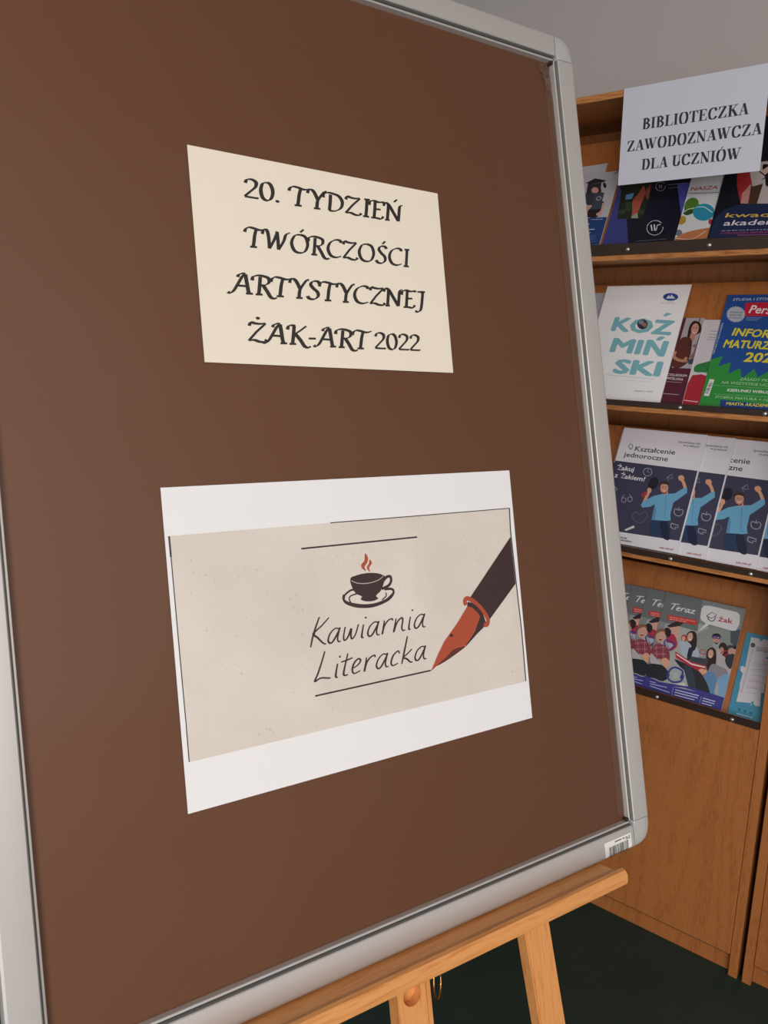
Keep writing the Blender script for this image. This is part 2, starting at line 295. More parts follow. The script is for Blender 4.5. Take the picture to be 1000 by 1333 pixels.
def glyph_polys(text, style, weight=1.0):
    G, wx, wn, ang = STY[style]; wx *= weight; wn *= weight
    x = 0; out = []
    for ch in text:
        adv, st = G[ch]
        for s in st:
            k = s[0]
            if k == 'd':
                r = s[2] * (weight if style == 'hand' else 1)
                out.append([(x + s[1][0] + r * cos(t * pi / 5), s[1][1] + r * sin(t * pi / 5)) for t in range(10)]); continue
            p = [(x + a, b) for a, b in s[1]]
            if k == 'p': out.append(p)
            elif k == 'c': out += ribbon(catmull(p), lambda a, t: wn + (wx - wn) * abs(sin(a - ang)))
            elif k == 'k': out += ribbon(p, lambda a, t: wn + (wx - wn) * abs(sin(a - ang)))
            elif k == 'T': out += ribbon(p, lambda a, t: wx)
            elif k == 't': out += ribbon(p, lambda a, t: wn)
            elif k == 'h': out += ribbon(catmull(p), lambda a, t: wn * (1.15 - .35 * abs(2 * t - 1)) if weight < 1.6 else wn)
        x += adv
    return out, x
_tc = {}
def sans(text, bold):
    key = (text, bold)
    if key not in _tc:
        c = bpy.data.curves.new('lettering_curve', 'FONT'); c.body = text; c.size = 1; c.offset = bold; c.resolution_u = 2
        o = bpy.data.objects.new('lettering_curve', c); COL.objects.link(o)
        me = o.to_mesh(); v = [tuple(p.co[:2]) for p in me.vertices]; f = [tuple(p.vertices) for p in me.polygons]
        o.to_mesh_clear(); bpy.data.objects.remove(o); bpy.data.curves.remove(c)
        _tc[key] = (v, f, min((p[0] for p in v), default=0), max((p[0] for p in v), default=1))
    return _tc[key]
CAP = max(p[1] for p in sans('H', 0)[0])

class Sheet:
    """flat print: coloured shapes in the plane of a paper; o, ex, ey, n in world space, (a, b) in metres on the sheet"""
    def __init__(s, o, ex, ey, n, lift=.0001):
        s.o, s.ex, s.ey, s.n = o, ex, ey, n; s.v = []; s.f = []; s.c = []; s.k = 0; s.z = (0, 0, 1); s.lift = lift; s.cuts = []; s.ext = 0
    def zoom(s, x, y, sc): s.z = (x, y, sc)
    def loc(s, p):
        px, py = s.z[0] + p[0] / s.z[2], s.z[1] + p[1] / s.z[2]
        d = ray(px, py); c = Vector((0, 0, CAMZ)); t = (s.o - c).dot(s.n) / d.dot(s.n); q = c + d * t - s.o
        return (q.dot(s.ex), q.dot(s.ey))
    def add(s, poly, col, new=True, dz=0):
        if new: s.k += 1
        h = s.lift + s.k * .000016 + dz; b = len(s.v)
        s.v += [(p[0], p[1], h) for p in poly]
        tris = geometry.tessellate_polygon([[Vector((p[0], p[1], 0)) for p in poly]]) if len(poly) > 3 else [(0, 1, 2)]
        for t in tris:
            A, B, C = (poly[i] for i in t)
            cr = (B[0] - A[0]) * (C[1] - A[1]) - (B[1] - A[1]) * (C[0] - A[0])
            if abs(cr) < 1e-12: continue
            s.f.append(tuple(b + i for i in (t if cr > 0 else t[::-1]))); s.c.append(col)
    def rect(s, a0, b0, a1, b1, col):
        if b0 == 0: b0 = -s.ext
        s.add([(a0, b0), (a1, b0), (a1, b1), (a0, b1)], col)
    def poly(s, pts, col, smooth=False):
        p = [s.loc(q) for q in pts]
        s.add(catmull(p, True, 4) if smooth else p, col)
    def ell(s, cx, cy, rx, ry, col, rot=0, n=20):
        c, d = cos(rot), sin(rot)
        s.poly([(cx + rx * cos(t) * c - ry * sin(t) * d, cy + rx * cos(t) * d + ry * sin(t) * c) for t in (2 * pi * i / n for i in range(n))], col)
    def line(s, pts, w, col, smooth=False, closed=False):
        p = [s.loc(q) for q in pts]
        if smooth: p = catmull(p, closed, 4)
        if closed: p = p + [p[0], p[1]] if smooth else p + [p[0]]
        s.k += 1
        for iq, q in enumerate(ribbon(p, lambda a, t: w)): s.add(q, col, False, (iq % 3) * .000005)
    def ring(s, cx, cy, rx, ry, w, col, rot=0, a0=0, a1=2 * pi):
        c, d = cos(rot), sin(rot)
        s.line([(cx + rx * cos(t) * c - ry * sin(t) * d, cy + rx * cos(t) * d + ry * sin(t) * c) for t in (a0 + (a1 - a0) * i / 20 for i in range(21))], w, col)
    def text(s, txt, p0, p1, h, col, bold=0, slant=0, style=None, fit=None, weight=1.0):
        if len(s.f): s.cuts.append(len(s.f))
        A, B = s.loc(p0), s.loc(p1); dx, dy = B[0] - A[0], B[1] - A[1]; L = math.hypot(dx, dy); ux, uy = dx / L, dy / L
        s.k += 1
        if style:
            polys, adv = glyph_polys(txt, style, weight)
            if fit: adv = glyph_polys(fit, style, weight)[1]
            kx = L / adv
            T = lambda x, y: (A[0] + ux * (x * kx + slant * y * h) - uy * y * h, A[1] + uy * (x * kx + slant * y * h) + ux * y * h)
            for iq, q in enumerate(polys): s.add([T(*p) for p in q], col, False, (iq % 5) * .000006)
            s.k += 2
        else:
            v, f, x0, x1 = sans(txt, 0)
            if fit: x1 = sans(fit, 0)[3]
            kx = L / max(x1 - x0, 1e-6); ky = h / CAP; big = bold; s.k += 3 if bold else 0
            off = [(0, 0)] + ([(big * cos(t * pi / 4), big * sin(t * pi / 4)) for t in range(8)] if big else [])
            for io, (ox, oy) in enumerate(off):
                z = s.lift + s.k * .000016 + io * .000005
                b = len(s.v)
                for x, y in v:
                    X = (x + ox - x0) * kx + slant * y * ky; Y = (y + oy) * ky
                    s.v.append((A[0] + ux * X - uy * Y, A[1] + uy * X + ux * Y, z))
                for q in f: s.f.append(tuple(b + i for i in q)); s.c.append(col)
    def flush(s, parent):
        V, F, C = s.v, s.f, s.c; s.cuts.append(len(F)); a = 0
        for b in s.cuts:
            s.f, s.c = F[a:b], C[a:b]; lo = min(min(q) for q in s.f); hi = max(max(q) for q in s.f)
            s.v = V[lo:hi + 1]; s.f = [tuple(i - lo for i in q) for q in s.f]; s.build('lettering_line', parent); a = b
    def build(s, name, parent, mat='ink', clip=None):
        v, f, c = s.v, s.f, s.c
        me = bpy.data.meshes.new(name); me.from_pydata(v, [], f); me.update()
        at = me.color_attributes.new('Col', 'FLOAT_COLOR', 'CORNER')
        for p, col in zip(me.polygons, c):
            k = (*lin(col), 1)
            for li in p.loop_indices: at.data[li].color = k
        o = link(name, me, parent, mat)
        if clip:                                   # the print stops at the trimmed edge of the sheet
            bm = bmesh.new(); bm.from_mesh(me)
            for co, no in (((0, 0, 0), (-1, 0, 0)), ((0, -s.ext, 0), (0, -1, 0)), ((clip[0], 0, 0), (1, 0, 0)), ((0, clip[1], 0), (0, 1, 0))):
                g = bm.verts[:] + bm.edges[:] + bm.faces[:]
                bmesh.ops.bisect_plane(bm, geom=g, plane_co=co, plane_no=no, clear_outer=True, dist=1e-7)
            bm.to_mesh(me); bm.free()
        return o
def frame_matrix(o, ex, ey, n):
    m = Matrix((ex, ey, n)).transposed().to_4x4(); m.translation = o; return m
# ================================================================== the setting
def plane(name, pts, mat, thick=None):
    me = bpy.data.meshes.new(name); me.from_pydata(pts, [], [(0, 1, 2, 3)]); o = link(name, me, None, mat); o['kind'] = 'structure'; return o
WY = D + .37
box('floor', (-3.2, -3.2, -.05), (4.2, WY + .1, 0), None, 'floor', 0)['kind'] = 'structure'
box('wall_back', (-3.2, WY, 0), (4.2, WY + .12, 3.1), None, 'wall', 0)['kind'] = 'structure'
box('ceiling', (-3.2, -3.2, 3.1), (4.2, WY + .12, 3.2), None, 'wall', 0)['kind'] = 'structure'
box('wall_left', (-3.32, -3.2, 0), (-3.2, WY + .12, 3.1), None, 'wall', 0)['kind'] = 'structure'

# ================================================================== bookcases
Z = lambda r: r * D + CAMZ
LIPS = [Z(.0735), Z(-.1235), Z(-.3235), Z(-.5255)]        # top of each dark lip
WOODB = [Z(.0532), Z(-.1375), Z(-.3375)]                  # underside of each shelf edge
TOPU, TOPT = Z(.2440), Z(.2521)
PY = .030                                                  # set-back of the display panels at their foot
SL = .52                                                   # lean of the display panels
XR, XI = -.1670 * D, -.1795 * D
def bookcase(xl, xr, label):
    w = xr - xl; t = .0215; dep = .34
    b = thing('bookcase', label, 'bookcase', Matrix.Translation((xl, D, 0)))
    for x0 in (0, w - t): box('side_panel', (x0, 0, 0), (x0 + t, dep, TOPU), b, 'oak')
    box('top_board', (0, -.001, TOPU), (w, dep, TOPT), b, 'oak_h')
    box('back_panel', (t, dep - .006, .06), (w - t, dep, TOPU), b, 'oak', 0)
    ups = [TOPU] + WOODB
    for i, lz in enumerate(LIPS):
        lo = WOODB[i] if i < 3 else lz - .030
        th = .0125
        if i < 3: box('shelf', (t, .0, lo), (w - t, dep - .006, lo + th), b, 'oak_h')
        base = lo + th if i < 3 else lo
        hgt = min((ups[i] - base) - .002, .30)
        dz = hgt; dy = dz * math.tan(SL)
        if i == 3: base = lz - .016
        y0 = PY
        hgt = min((ups[i] - base) - .002, .28); dz = hgt; dy = dz * math.tan(SL)
        pts = [(y0, base + .0008), (y0 + dy, base + dz), (y0 + dy + .010, base + dz), (y0 + .012, base + .0008)]
        prism('display_panel', pts, t + .0005, w - t - .0005, 'X', b, 'oak')
        if i == 3: base = lz - .016
        rail = prism('lip_rail', [(-.0035, base), (-.0035, lz), (-.0015, lz + .0008), (.0005, lz), (.0005, base + .002), (.028, base + .001), (.028, base)], t + .001, w - t - .001, 'X', b, 'rail')
        for k in range(5):
            sx = w - (.060, .090, .080, .082)[i] - k * .178
            if sx < .03: continue
            bm = bmesh.new(); bmesh.ops.create_uvsphere(bm, u_segments=12, v_segments=6, radius=.0052)
            for v in bm.verts: v.co = Vector((v.co.x, v.co.z * .7 if v.co.z > 0 else 0, v.co.y))
            for v in bm.verts: v.co = Vector((sx + v.co.x, -.0035 - v.co.y, (base + lz) / 2 - .001 + v.co.z))
            s = from_bm('screw', bm, rail, 'steel'); shade(s)
    pz = LIPS[3] - .0175
    box('front_panel', (t + .001, .0, Z(-.8915) + .003), (w - t - .001, .018, pz), b, 'oak', .0015)
    box('shadow_gap_board', (t, .007, Z(-.8915) - .0035), (w - t, dep - .006, Z(-.8915) + .0025), b, 'dark', 0)  # coloured dark to paint the shadow gap between front panel and plinth
    box('plinth', (t, .018, 0), (w - t, .034, Z(-.8915) - .007), b, 'oak', .001)
    return b
bookcase(XR - .90, XR, 'oak display bookcase with sloping shelves of brochures beside the notice board')
bookcase(-.1605 * D, -.1605 * D + .90, 'second oak bookcase across the narrow dark gap, at the lower right corner')

# ================================================================== paper sign taped to the bookcase top
def quad_sheet(name, w, h, thick, mat, parent, curl=0, nx=8, ny=8):
    """a thin sheet with real thickness in local x (width), y (height), z (normal)"""
    bm = bmesh.new(); V = {}
    for s in (0, 1):
        for i in range(nx + 1):
            for j in range(ny + 1):
                a, b = i / nx, j / ny
                z = curl * (b ** 3) + (0 if s else -thick)
                V[s, i, j] = bm.verts.new((a * w, b * h, z))
    for s in (0, 1):
        for i in range(nx):
            for j in range(ny): bm.faces.new((V[s, i, j], V[s, i + 1, j], V[s, i + 1, j + 1], V[s, i, j + 1]))
    for i in range(nx):
        for j in (0, ny): bm.faces.new((V[0, i, j], V[0, i + 1, j], V[1, i + 1, j], V[1, i, j]))
    for j in range(ny):
        for i in (0, nx): bm.faces.new((V[0, i, j], V[0, i, j + 1], V[1, i, j + 1], V[1, i, j]))
    o = from_bm(name, bm, parent, mat); return o
def sign():
    # top edge on the front of the top board; the sheet hangs slightly inwards at the foot
    c = Vector((0, 0, CAMZ))
    def on(px, py, y): d = ray(px, py); return c + d * (y / d.y)
    tl = on(812.8, 116.5, D - .0022); tr = on(1004.5, 82.5, D - .0022)
    ex = (tr - tl).normalized(); w = .297
    # the upper edge is folded over the top board, the rest hangs straight down
    tl.z = tr.z = TOPT + .0006
    ex = (tr - tl); n = Vector((0, -1, 0)); ex.y = 0; ex.normalize(); ey = n.cross(ex); w = (tr - tl).length
    bl = on(805, 241.5, D - .0022); hh = (tl - bl).dot(ey); o = tl - ey * hh
    t = thing('paper_sign', 'white paper sign lettered BIBLIOTECZKA ZAWODOZNAWCZA on the bookcase top edge', 'sign', frame_matrix(o, ex, ey, n))
    quad_sheet('sheet', w, hh, .0004, 'sign', t)
    box('folded_flap', (0, hh - .0005, -.0190), (w, hh, -.0001), t, 'sign', 0)
    s = Sheet(o, ex, ey, n); s.zoom(740, 60, 3.846)
    K = '2b2b33'
    s.text('BIBLIOTECZKA', (368, 418), (902, 340), .0215, K, style='serif')
    s.text('ZAWODOZNAWCZA', (292, 530), (968, 440), .0215, K, style='serif')
    s.text('DLA UCZNIÓW', (364, 620), (864, 564), .0215, K, style='serif')
    s.flush(t)
sign()

# ================================================================== brochures on the display shelves
EX = Vector((1, 0, 0)); EY = Vector((0, sin(SL), cos(SL))); EN = Vector((0, -cos(SL), sin(SL)))
THS = (.0026, .0026, .0042, .0026)
def rail_base(row): return WOODB[row] + .0125 if row < 3 else LIPS[3] - .016
def shelf_origin(row):
    z = LIPS[row] - .0015; return Vector((0, D + PY - .0008 + (z - rail_base(row)) * math.tan(SL), z))
def foot_len(row): return (LIPS[row] - .0015 - rail_base(row) - .0016) / cos(SL)
def place(row, level, pxb, side, w, b=0):
    """origin (lower left corner, front face) of a sheet whose lower left / right corner is seen at pixel pxb"""
    o = shelf_origin(row) + EN * (THS[row] * (level + 1) + .001 + .0003 * level)
    c = Vector((0, 0, CAMZ)); d = ray(*pxb); q = c + d * ((o - c).dot(EN) / d.dot(EN))
    x = q.x - (w if side == 'R' else 0)
    return Vector((x, o.y, o.z))
def booklet(row, level, px, side, w, h, label, base='pages', name='brochure', group=None, rot=0, th=None, cat='brochure', top=None):
    o = place(row, level, px, side, w); th = th or THS[row]
    ex = (EX * cos(rot) + EY * sin(rot)); ey = (EY * cos(rot) - EX * sin(rot))
    if top:
        c = Vector((0, 0, CAMZ)); d = ray(*top); q = c + d * ((o - c).dot(EN) / d.dot(EN)) - o; h = q.dot(ey)
    t = thing(name, label, cat, frame_matrix(o, ex, ey, EN), group)
    fl = foot_len(row) - (abs(sin(rot)) * w + .001 if rot else 0) - th * math.tan(SL)
    bm = bmesh.new(); bmesh.ops.create_cube(bm, size=1)
    for v in bm.verts: v.co = Vector(((v.co.x + .5) * w, -fl if v.co.y < 0 else h, (v.co.z - .5) * th))
    bmesh.ops.bevel(bm, geom=[e for e in bm.edges if abs(e.verts[0].co.y - e.verts[1].co.y) > .1 and e.verts[0].co.x < .001], offset=.001, segments=2, affect='EDGES')
    from_bm('pages', bm, t, base)
    s = Sheet(o, ex, ey, EN); s.w, s.h, s.t, s.ext = w, h, t, fl
    return s
def done(s, mat='gloss'):
    return s.build('front_cover', s.t, mat, clip=(s.w, s.h))
def copy_tree(o, dx, dl, label=None):
    c = o.copy(); COL.objects.link(c)
    for ch in o.children:
        k = ch.copy(); COL.objects.link(k); k.parent = c
    m = o.matrix_world.copy(); m.translation += EX * dx + EN * dl; c.matrix_world = m
    if label: c['label'] = label
    return c
SKIN, WHITE = 'd9a184', 'e4e2e4'

# ---- top shelf
def graduate():
    s = booklet(0, 2, (780.2, 318.4), 'R', .200, .262, 'grey and blue brochure with a graduate in a black cap on the top shelf', top=(805.4, 222.2))
    s.zoom(740, 190, 8.333); s.rect(0, 0, s.w, s.h, 'b9b6bb')
    s.poly([(60, 790), (432, 770), (345, 1068), (60, 1090)], '1d3f74')
    s.poly([(212, 412), (350, 420), (362, 520), (195, 515)], '3a2e30')
    s.ell(290, 482, 38, 34, 'c99a8d')
    s.poly([(218, 400), (250, 412), (340, 400), (362, 392), (356, 440), (300, 432), (215, 448)], '2a2d36')
    s.poly([(186, 404), (290, 352), (414, 374), (384, 392), (250, 412)], '1f222a')
    s.line([(380, 380), (392, 412)], .0012, '1b1c22'); s.poly([(376, 408), (404, 406), (414, 446), (390, 456)], '1b1c22', True)
    s.poly([(205, 690), (320, 670), (370, 600), (385, 640), (330, 765), (200, 770)], '241d22', True)
    s.poly([(180, 515), (392, 505), (345, 682), (250, 690), (190, 620)], '3f4854')
    s.poly([(180, 515), (290, 510), (250, 690), (190, 620)], '343b47')
    s.ring(330, 570, 26, 18, .0012, 'c9cdd2', -.5)
    s.poly([(195, 660), (240, 640), (255, 655), (215, 700), (205, 730)], 'c99a8d', True)
    s.poly([(300, 740), (350, 700), (370, 620), (390, 640), (370, 700), (340, 765)], 'c99a8d', True)
    for y, a, b in ((850, 200, 230), (908, 210, 285), (945, 215, 240), (800, 250, 372)): s.line([(a, y), (b, y - 4)], .0022 if y != 800 else .001, 'b9c6d8')
    for y in (980, 1000, 1020, 1045): s.line([(225, y), (300, y - 8)], .0007, '6f8db5')
    s.line([(495, 305), (545, 275)], .004, '6c6a70')
    done(s)
graduate()
s = booklet(0, 0, (763, 318.8), 'R', .200, .283, 'plain white sheet peeking above the graduate brochure', rot=.03, top=(784.4, 213.4), name='leaflet', cat='leaflet'); s.rect(0, 0, s.w, s.h, 'bfbdc3'); done(s)
def navy():
    s = booklet(0, 0, (783.8, 319), 'L', .21, .297, 'navy and violet brochure with a sculpture photo and round white logo', base='pages')
    s.zoom(740, 60, 3.846); s.rect(0, 0, s.w, s.h, '3b3e83')
    s.poly([(258, 690), (470, 560), (640, 560), (560, 985), (300, 985), (292, 870)], '131526')
    s.poly([(545, 690), (620, 680), (565, 850)], '4a4da0')
    s.poly([(275, 660), (440, 640), (372, 865), (245, 865)], '202a1e')
    s.poly([(290, 745), (330, 735), (318, 765), (285, 770)], '5f93c8')
    s.poly([(320, 830), (322, 775), (350, 740), (378, 700), (385, 740), (365, 790), (345, 845), (318, 850)], 'a8553f', True)
    s.poly([(385, 740), (400, 705), (412, 700), (400, 770)], '8a4a3c', True)
    s.poly([(318, 850), (345, 835), (350, 862), (315, 862)], '8f9a86')
    for x, y in ((270, 830), (300, 815), (365, 830), (300, 790)): s.ell(x, y, 16, 12, '31422a')
    s.ring(434, 910, 41, 36, .0012, 'd8d8df', -.3, .2, 5.9)
    s.line([(414, 895), (420, 925)], .0028, 'd8d8df'); s.line([(430, 893), (434, 925)], .0028, 'd8d8df'); s.line([(446, 897), (462, 893)], .002, 'd8d8df'); s.line([(440, 925), (446, 895)], .0016, 'd8d8df')
    s.ring(462, 703, 24, 22, .001, 'a9abc0', -.3, .2, 5.9)
    s.line([(456, 695), (458, 712)], .0018, 'a9abc0'); s.line([(466, 695), (468, 710)], .0018, 'a9abc0')
    s.line([(500, 695), (590, 686)], .0012, '7a7fae'); s.line([(500, 712), (560, 706)], .0008, '7a7fae'); s.line([(340, 978), (490, 966)], .0006, '8a8da8')
    done(s)
navy()
def nasza():
    s = booklet(0, 1, (877.8, 313.5), 'L', .205, .29, 'white magazine cover with green, blue and orange pebbles above its dark lip', name='magazine', cat='magazine')
    s.zoom(740, 60, 3.846); s.rect(0, 0, s.w, s.h, 'cfd0d2')
    s.text('NASZA M', (612, 724), (790, 712), .0085, 'a63a35', .02, .1)
    s.line([(607, 738), (755, 733)], .0018, '6d6f72')
    s.ell(617, 800, 34, 44, '4f7a2c', .55); s.ell(600, 832, 24, 14, '2f4a1c', -.3)
    s.line([(582, 832), (600, 818), (628, 812), (642, 815)], .0016, 'dfe6d2', True)
    s.ell(678, 832, 54, 43, '2b8ba8', -.1); s.line([(640, 808), (680, 806), (722, 834)], .0016, 'cfe6ea', True)
    s.ell(568, 872, 24, 20, 'b08b38', -.8); s.ell(553, 935, 18, 16, '6a7180')
    s.poly([(530, 976), (545, 955), (600, 930), (690, 912), (720, 915), (690, 990), (530, 990)], 'b8734a', True)
    s.line([(535, 962), (620, 966), (690, 925)], .0015, 'e2c8b5', True)
    s.ell(712, 880, 10, 14, 'b0304a')
    done(s)
nasza()
def kwad():
    s = booklet(0, 2, (920.7, 311), 'L', .21, .297, 'dark blue brochure with red top and yellow lettering kwad, right end of top shelf')
    s.zoom(870, 200, 7.692); s.rect(0, 0, s.w, s.h, '14161f')
    s.poly([(690, 130), (860, 130), (845, 330), (790, 500), (725, 500), (690, 330)], 'a02c30')
    s.poly([(725, 500), (740, 400), (830, 300), (850, 360), (800, 500)], 'b87f78')
    s.poly([(835, 300), (960, 270), (880, 560), (790, 560)], '4a3326')
    s.poly([(800, 90), (1500, 40), (1500, 500), (890, 500), (950, 300), (845, 330)], 'b5aaa8')
    s.poly([(945, 120), (1010, 110), (1200, 180), (1000, 330), (970, 230)], '1c1518', True)
    s.poly([(930, 190), (1000, 130), (1030, 160), (960, 215)], 'c7a59c', True)
    s.line([(905, 170), (975, 230), (940, 260)], .0025, '3a2b2b', True)
    s.poly([(400, 870), (470, 640), (560, 560), (730, 505), (1500, 500), (1500, 900), (400, 900)], '1c2848')
    s.text('kwad', (570, 640), (1010, 632), .0105, 'd2ad4c', .01, .15)
    s.poly([(565, 612), (570, 590), (1020, 575), (1020, 600)], '1c2848')
    s.text('akadem', (550, 722), (1100, 708), .0125, 'd7d3dd', .01, .15)
    s.text('szkolenia', (530, 778), (1040, 764), .003, '8f93b5', .01, .1)
    s.text('COLLEGIUM WITELONA', (528, 806), (1080, 792), .0036, 'a3386f', .02, .1)
    s.line([(690, 818), (1050, 810)], .0018, '8f4a7c')
    done(s)
kwad()
# ---- second shelf
s = booklet(1, 0, (836, 521), 'R', .21, .285, 'blue and white brochure mostly hidden behind the KOŹMIŃSKI brochure', rot=.02)
s.rect(0, 0, s.w, s.h, 'aeb0ba'); s.rect(0, .14, .03, .25, '2b2d38'); s.rect(0, .06, .05, .17, '2b4f96'); done(s)
def kozm():
    s = booklet(1, 3, (859.6, 522.7), 'R', .21, .297, 'white brochure with big pale blue letters KOŹMIŃSKI', top=(902.8, 370.3))
    s.zoom(760, 330, 4.167); s.rect(0, 0, s.w, s.h, 'f2f1f3')
    C = '7fb9c4'
    s.text('KOZ', (152, 416), (466, 440), .0345, C, .044); s.poly([(428, 338), (450, 322), (482, 326), (446, 342)], C)
    s.text('MIŃ', (146, 530), (430, 556), .0345, C, .044)
    s.text('SKI', (162, 646), (404, 664), .0345, C, .044)
    s.ell(319, 384, 29, 28, '3b3f55'); s.ell(312, 372, 14, 12, '7f8fa0'); s.ell(328, 388, 13, 12, 'a4705f'); s.ell(318, 400, 10, 7, '232a45')
    s.ell(472, 236, 41, 21, '2a4f97'); s.poly([(447, 245), (462, 225), (470, 236), (476, 222), (497, 245)], 'e2e5ee')
    s.line([(445, 262), (488, 264)], .0008, '8a8fa5'); s.line([(415, 269), (505, 273)], .0007, '9aa0b2')
    s.line([(118, 657), (388, 682)], .0008, 'a9afb9'); s.line([(225, 688), (370, 698)], .0006, 'bcc0c8')
    s.text('Studiuj z nami', (274, 748), (372, 752), .003, '55575e', .01)
    done(s)
kozm()
def witel():
    s = booklet(1, 2, (888.4, 524), 'R', .21, .275, 'maroon brochure with a smiling dark-haired woman carrying a bag', top=(928, 414))
    s.zoom(760, 330, 4.167); s.rect(0, 0, s.w, s.h, '512433')
    s.poly([(480, 620), (560, 340), (705, 350), (600, 625)], 'a9a2a8')
    for x in (620, 650, 680): s.line([(x + 14, 348), (x - 60, 560)], .002, '4b3438' if x < 660 else '7d3142')
    s.poly([(575, 560), (650, 470), (640, 560), (600, 600)], '8d5b66'); s.poly([(585, 500), (655, 470), (640, 540)], '7f6a70')
    s.poly([(560, 480), (572, 400), (600, 366), (634, 380), (638, 420), (628, 432), (610, 440), (582, 452), (574, 480)], '2d1a1c', True)
    s.poly([(584, 430), (606, 438), (596, 470), (572, 474)], 'b77f69', True); s.poly([(560, 462), (596, 458), (590, 480), (565, 486)], 'b77f69', True)
    s.ell(604, 410, 20, 32, 'c38e79', .25); s.line([(592, 425), (602, 432), (612, 428)], .0012, 'efe6e2', True)
    s.ell(597, 402, 3, 3, '2d1a1c'); s.ell(613, 404, 3, 3, '2d1a1c')
    s.poly([(495, 520), (530, 460), (570, 455), (588, 480), (575, 560), (555, 600), (500, 625), (478, 590)], '5d2c26', True)
    s.line([(500, 530), (490, 560), (520, 580), (556, 582)], .007, 'b77f69', True)
    s.ell(556, 575, 12, 14, 'b77f69'); s.line([(575, 470), (580, 540), (560, 580)], .002, '2d1a1c')
    s.poly([(560, 575), (605, 570), (600, 600), (570, 602)], '3c4552')
    s.poly([(470, 622), (630, 630), (540, 810), (400, 810)], '551f31')
    s.text('COLLEGIUM', (452, 662), (557, 670), .0058, 'd9cfd2', .015); s.text('WITELONA', (447, 682), (538, 690), .0058, 'd9cfd2', .015)
    s.line([(450, 695), (533, 701)], .0010, 'b39aa2'); s.line([(432, 760), (516, 766)], .0012, 'c3aeb4')
    done(s)
witel()
def italy():
    s = booklet(1, 1, (915.5, 527.3), 'R', .21, .275, 'white brochure with a green and red wave beside the blue magazine', top=(950, 416.5))
    s.zoom(760, 330, 4.167); s.rect(0, 0, s.w, s.h, 'cbc6ca')
    s.poly([(600, 640), (605, 610), (640, 595), (720, 582), (700, 640), (640, 645)], '2f7a3c', True)
    s.poly([(500, 815), (590, 660), (640, 655), (680, 670), (620, 830), (500, 830)], 'a92534')
    for i, (a, b) in enumerate(((690, 728), (682, 722), (676, 720))): s.line([(a, 420 + i * 17), (b, 423 + i * 17)], .0016, '8a7f88')
    s.line([(668, 466), (718, 470)], .001, '8a7f88'); s.line([(545, 796), (622, 806)], .0018, 'e2c6ca')
    done(s)
italy()
def persp():
    s = booklet(1, 2, (910, 527.6), 'L', .205, .28, 'thick blue and green school-leaver magazine with bold yellow title', name='magazine', cat='magazine', th=.005, top=(947, 384))
    s.zoom(760, 330, 4.167); s.rect(0, 0, s.w, s.h, '1f4c93')
    g = [(610, 830), (690, 575), (757, 556), (728, 614), (800, 588), (785, 652), (850, 622), (857, 680), (925, 625), (945, 672), (1000, 640), (1010, 690), (1100, 650), (1120, 700), (1500, 660), (1500, 900), (610, 900)]
    s.poly(g, '2f8d3c')
    s.poly([(742, 793), (1500, 870), (1500, 920), (735, 860)], '1d3f80')
    s.text('STUDIA I STOPNIA', (808, 257), (1060, 252), .0062, 'b9c4d8', .015, .15)
    s.poly([(880, 268), (1500, 250), (1500, 345), (866, 340)], 'c3213a')
    s.text('Perspektywy', (895, 322), (1008, 328), .0190, 'e9e4e6', .02, .15, fit='Pers')
    for k in range(2):
        n = 44
        if k == 0: s.poly([(826 + (53 if i % 2 else 46) * cos(2 * pi * i / n), 330 + (45 if i % 2 else 39) * sin(2 * pi * i / n)) for i in range(n)], 'b4b9c4')
    for i in range(3): s.text(('RANKING', 'SZKÓŁ', 'WYŻSZYCH')[i], (795 - i * 4, 322 + i * 15), (862 - i * 3, 324 + i * 15), .0030, '3b4a70', .02, .1)
    for i in range(3): s.line([(880, 347 + i * 7), (965 - i * 12, 350 + i * 7)], .0009, '8ea3c4')
    s.text('INFORMATOR', (804, 444), (1004, 458), .0180, 'e0d23a', .03, .12, fit='INFOR')
    s.text('MATURZYSTY', (757, 508), (1002, 520), .0180, 'e0d23a', .03, .12, fit='MATURZ')
    s.text('2022', (868, 586), (1012, 592), .0215, 'e0d23a', .03, .12, fit='202')
    s.text('MATURA STUDIA KARIERA', (710, 545), (760, 376), .0040, 'a9b8d0', .02)
    s.text('ZASADY PRZYJĘĆ', (846, 688), (1080, 702), .0062, '9fce9d', .015, .12)
    s.text('NA WSZYSTKIE UCZELNIE', (748, 706), (1090, 728), .0062, '9fce9d', .015, .12)
    s.text('KIERUNKI WIRUSOODPORNE', (778, 748), (1180, 772), .0062, 'dfe6dc', .025, .12)
    s.text('DOBRA MATURA = NAJLEPSZE', (715, 784), (1120, 812), .0058, '9fce9d', .015, .12)
    s.text('MIASTA AKADEMICKIE', (772, 822), (1060, 838), .0068, 'e0d23a', .025, .12)
    for y in (716, 763): s.line([(705, y), (1150, y + 26)], .0006, '9fce9d')
    s.poly([(684, 682), (710, 685), (680, 775), (652, 772)], 'dcdcd8')
    for i in range(8):
        y = 700 + i * 8; x = 694 - i * 3.6
        s.line([(x - 10, y), (x + 8, y + 1)], .0010 + .0006 * (i % 3), '2a2c30')
    done(s)
persp()
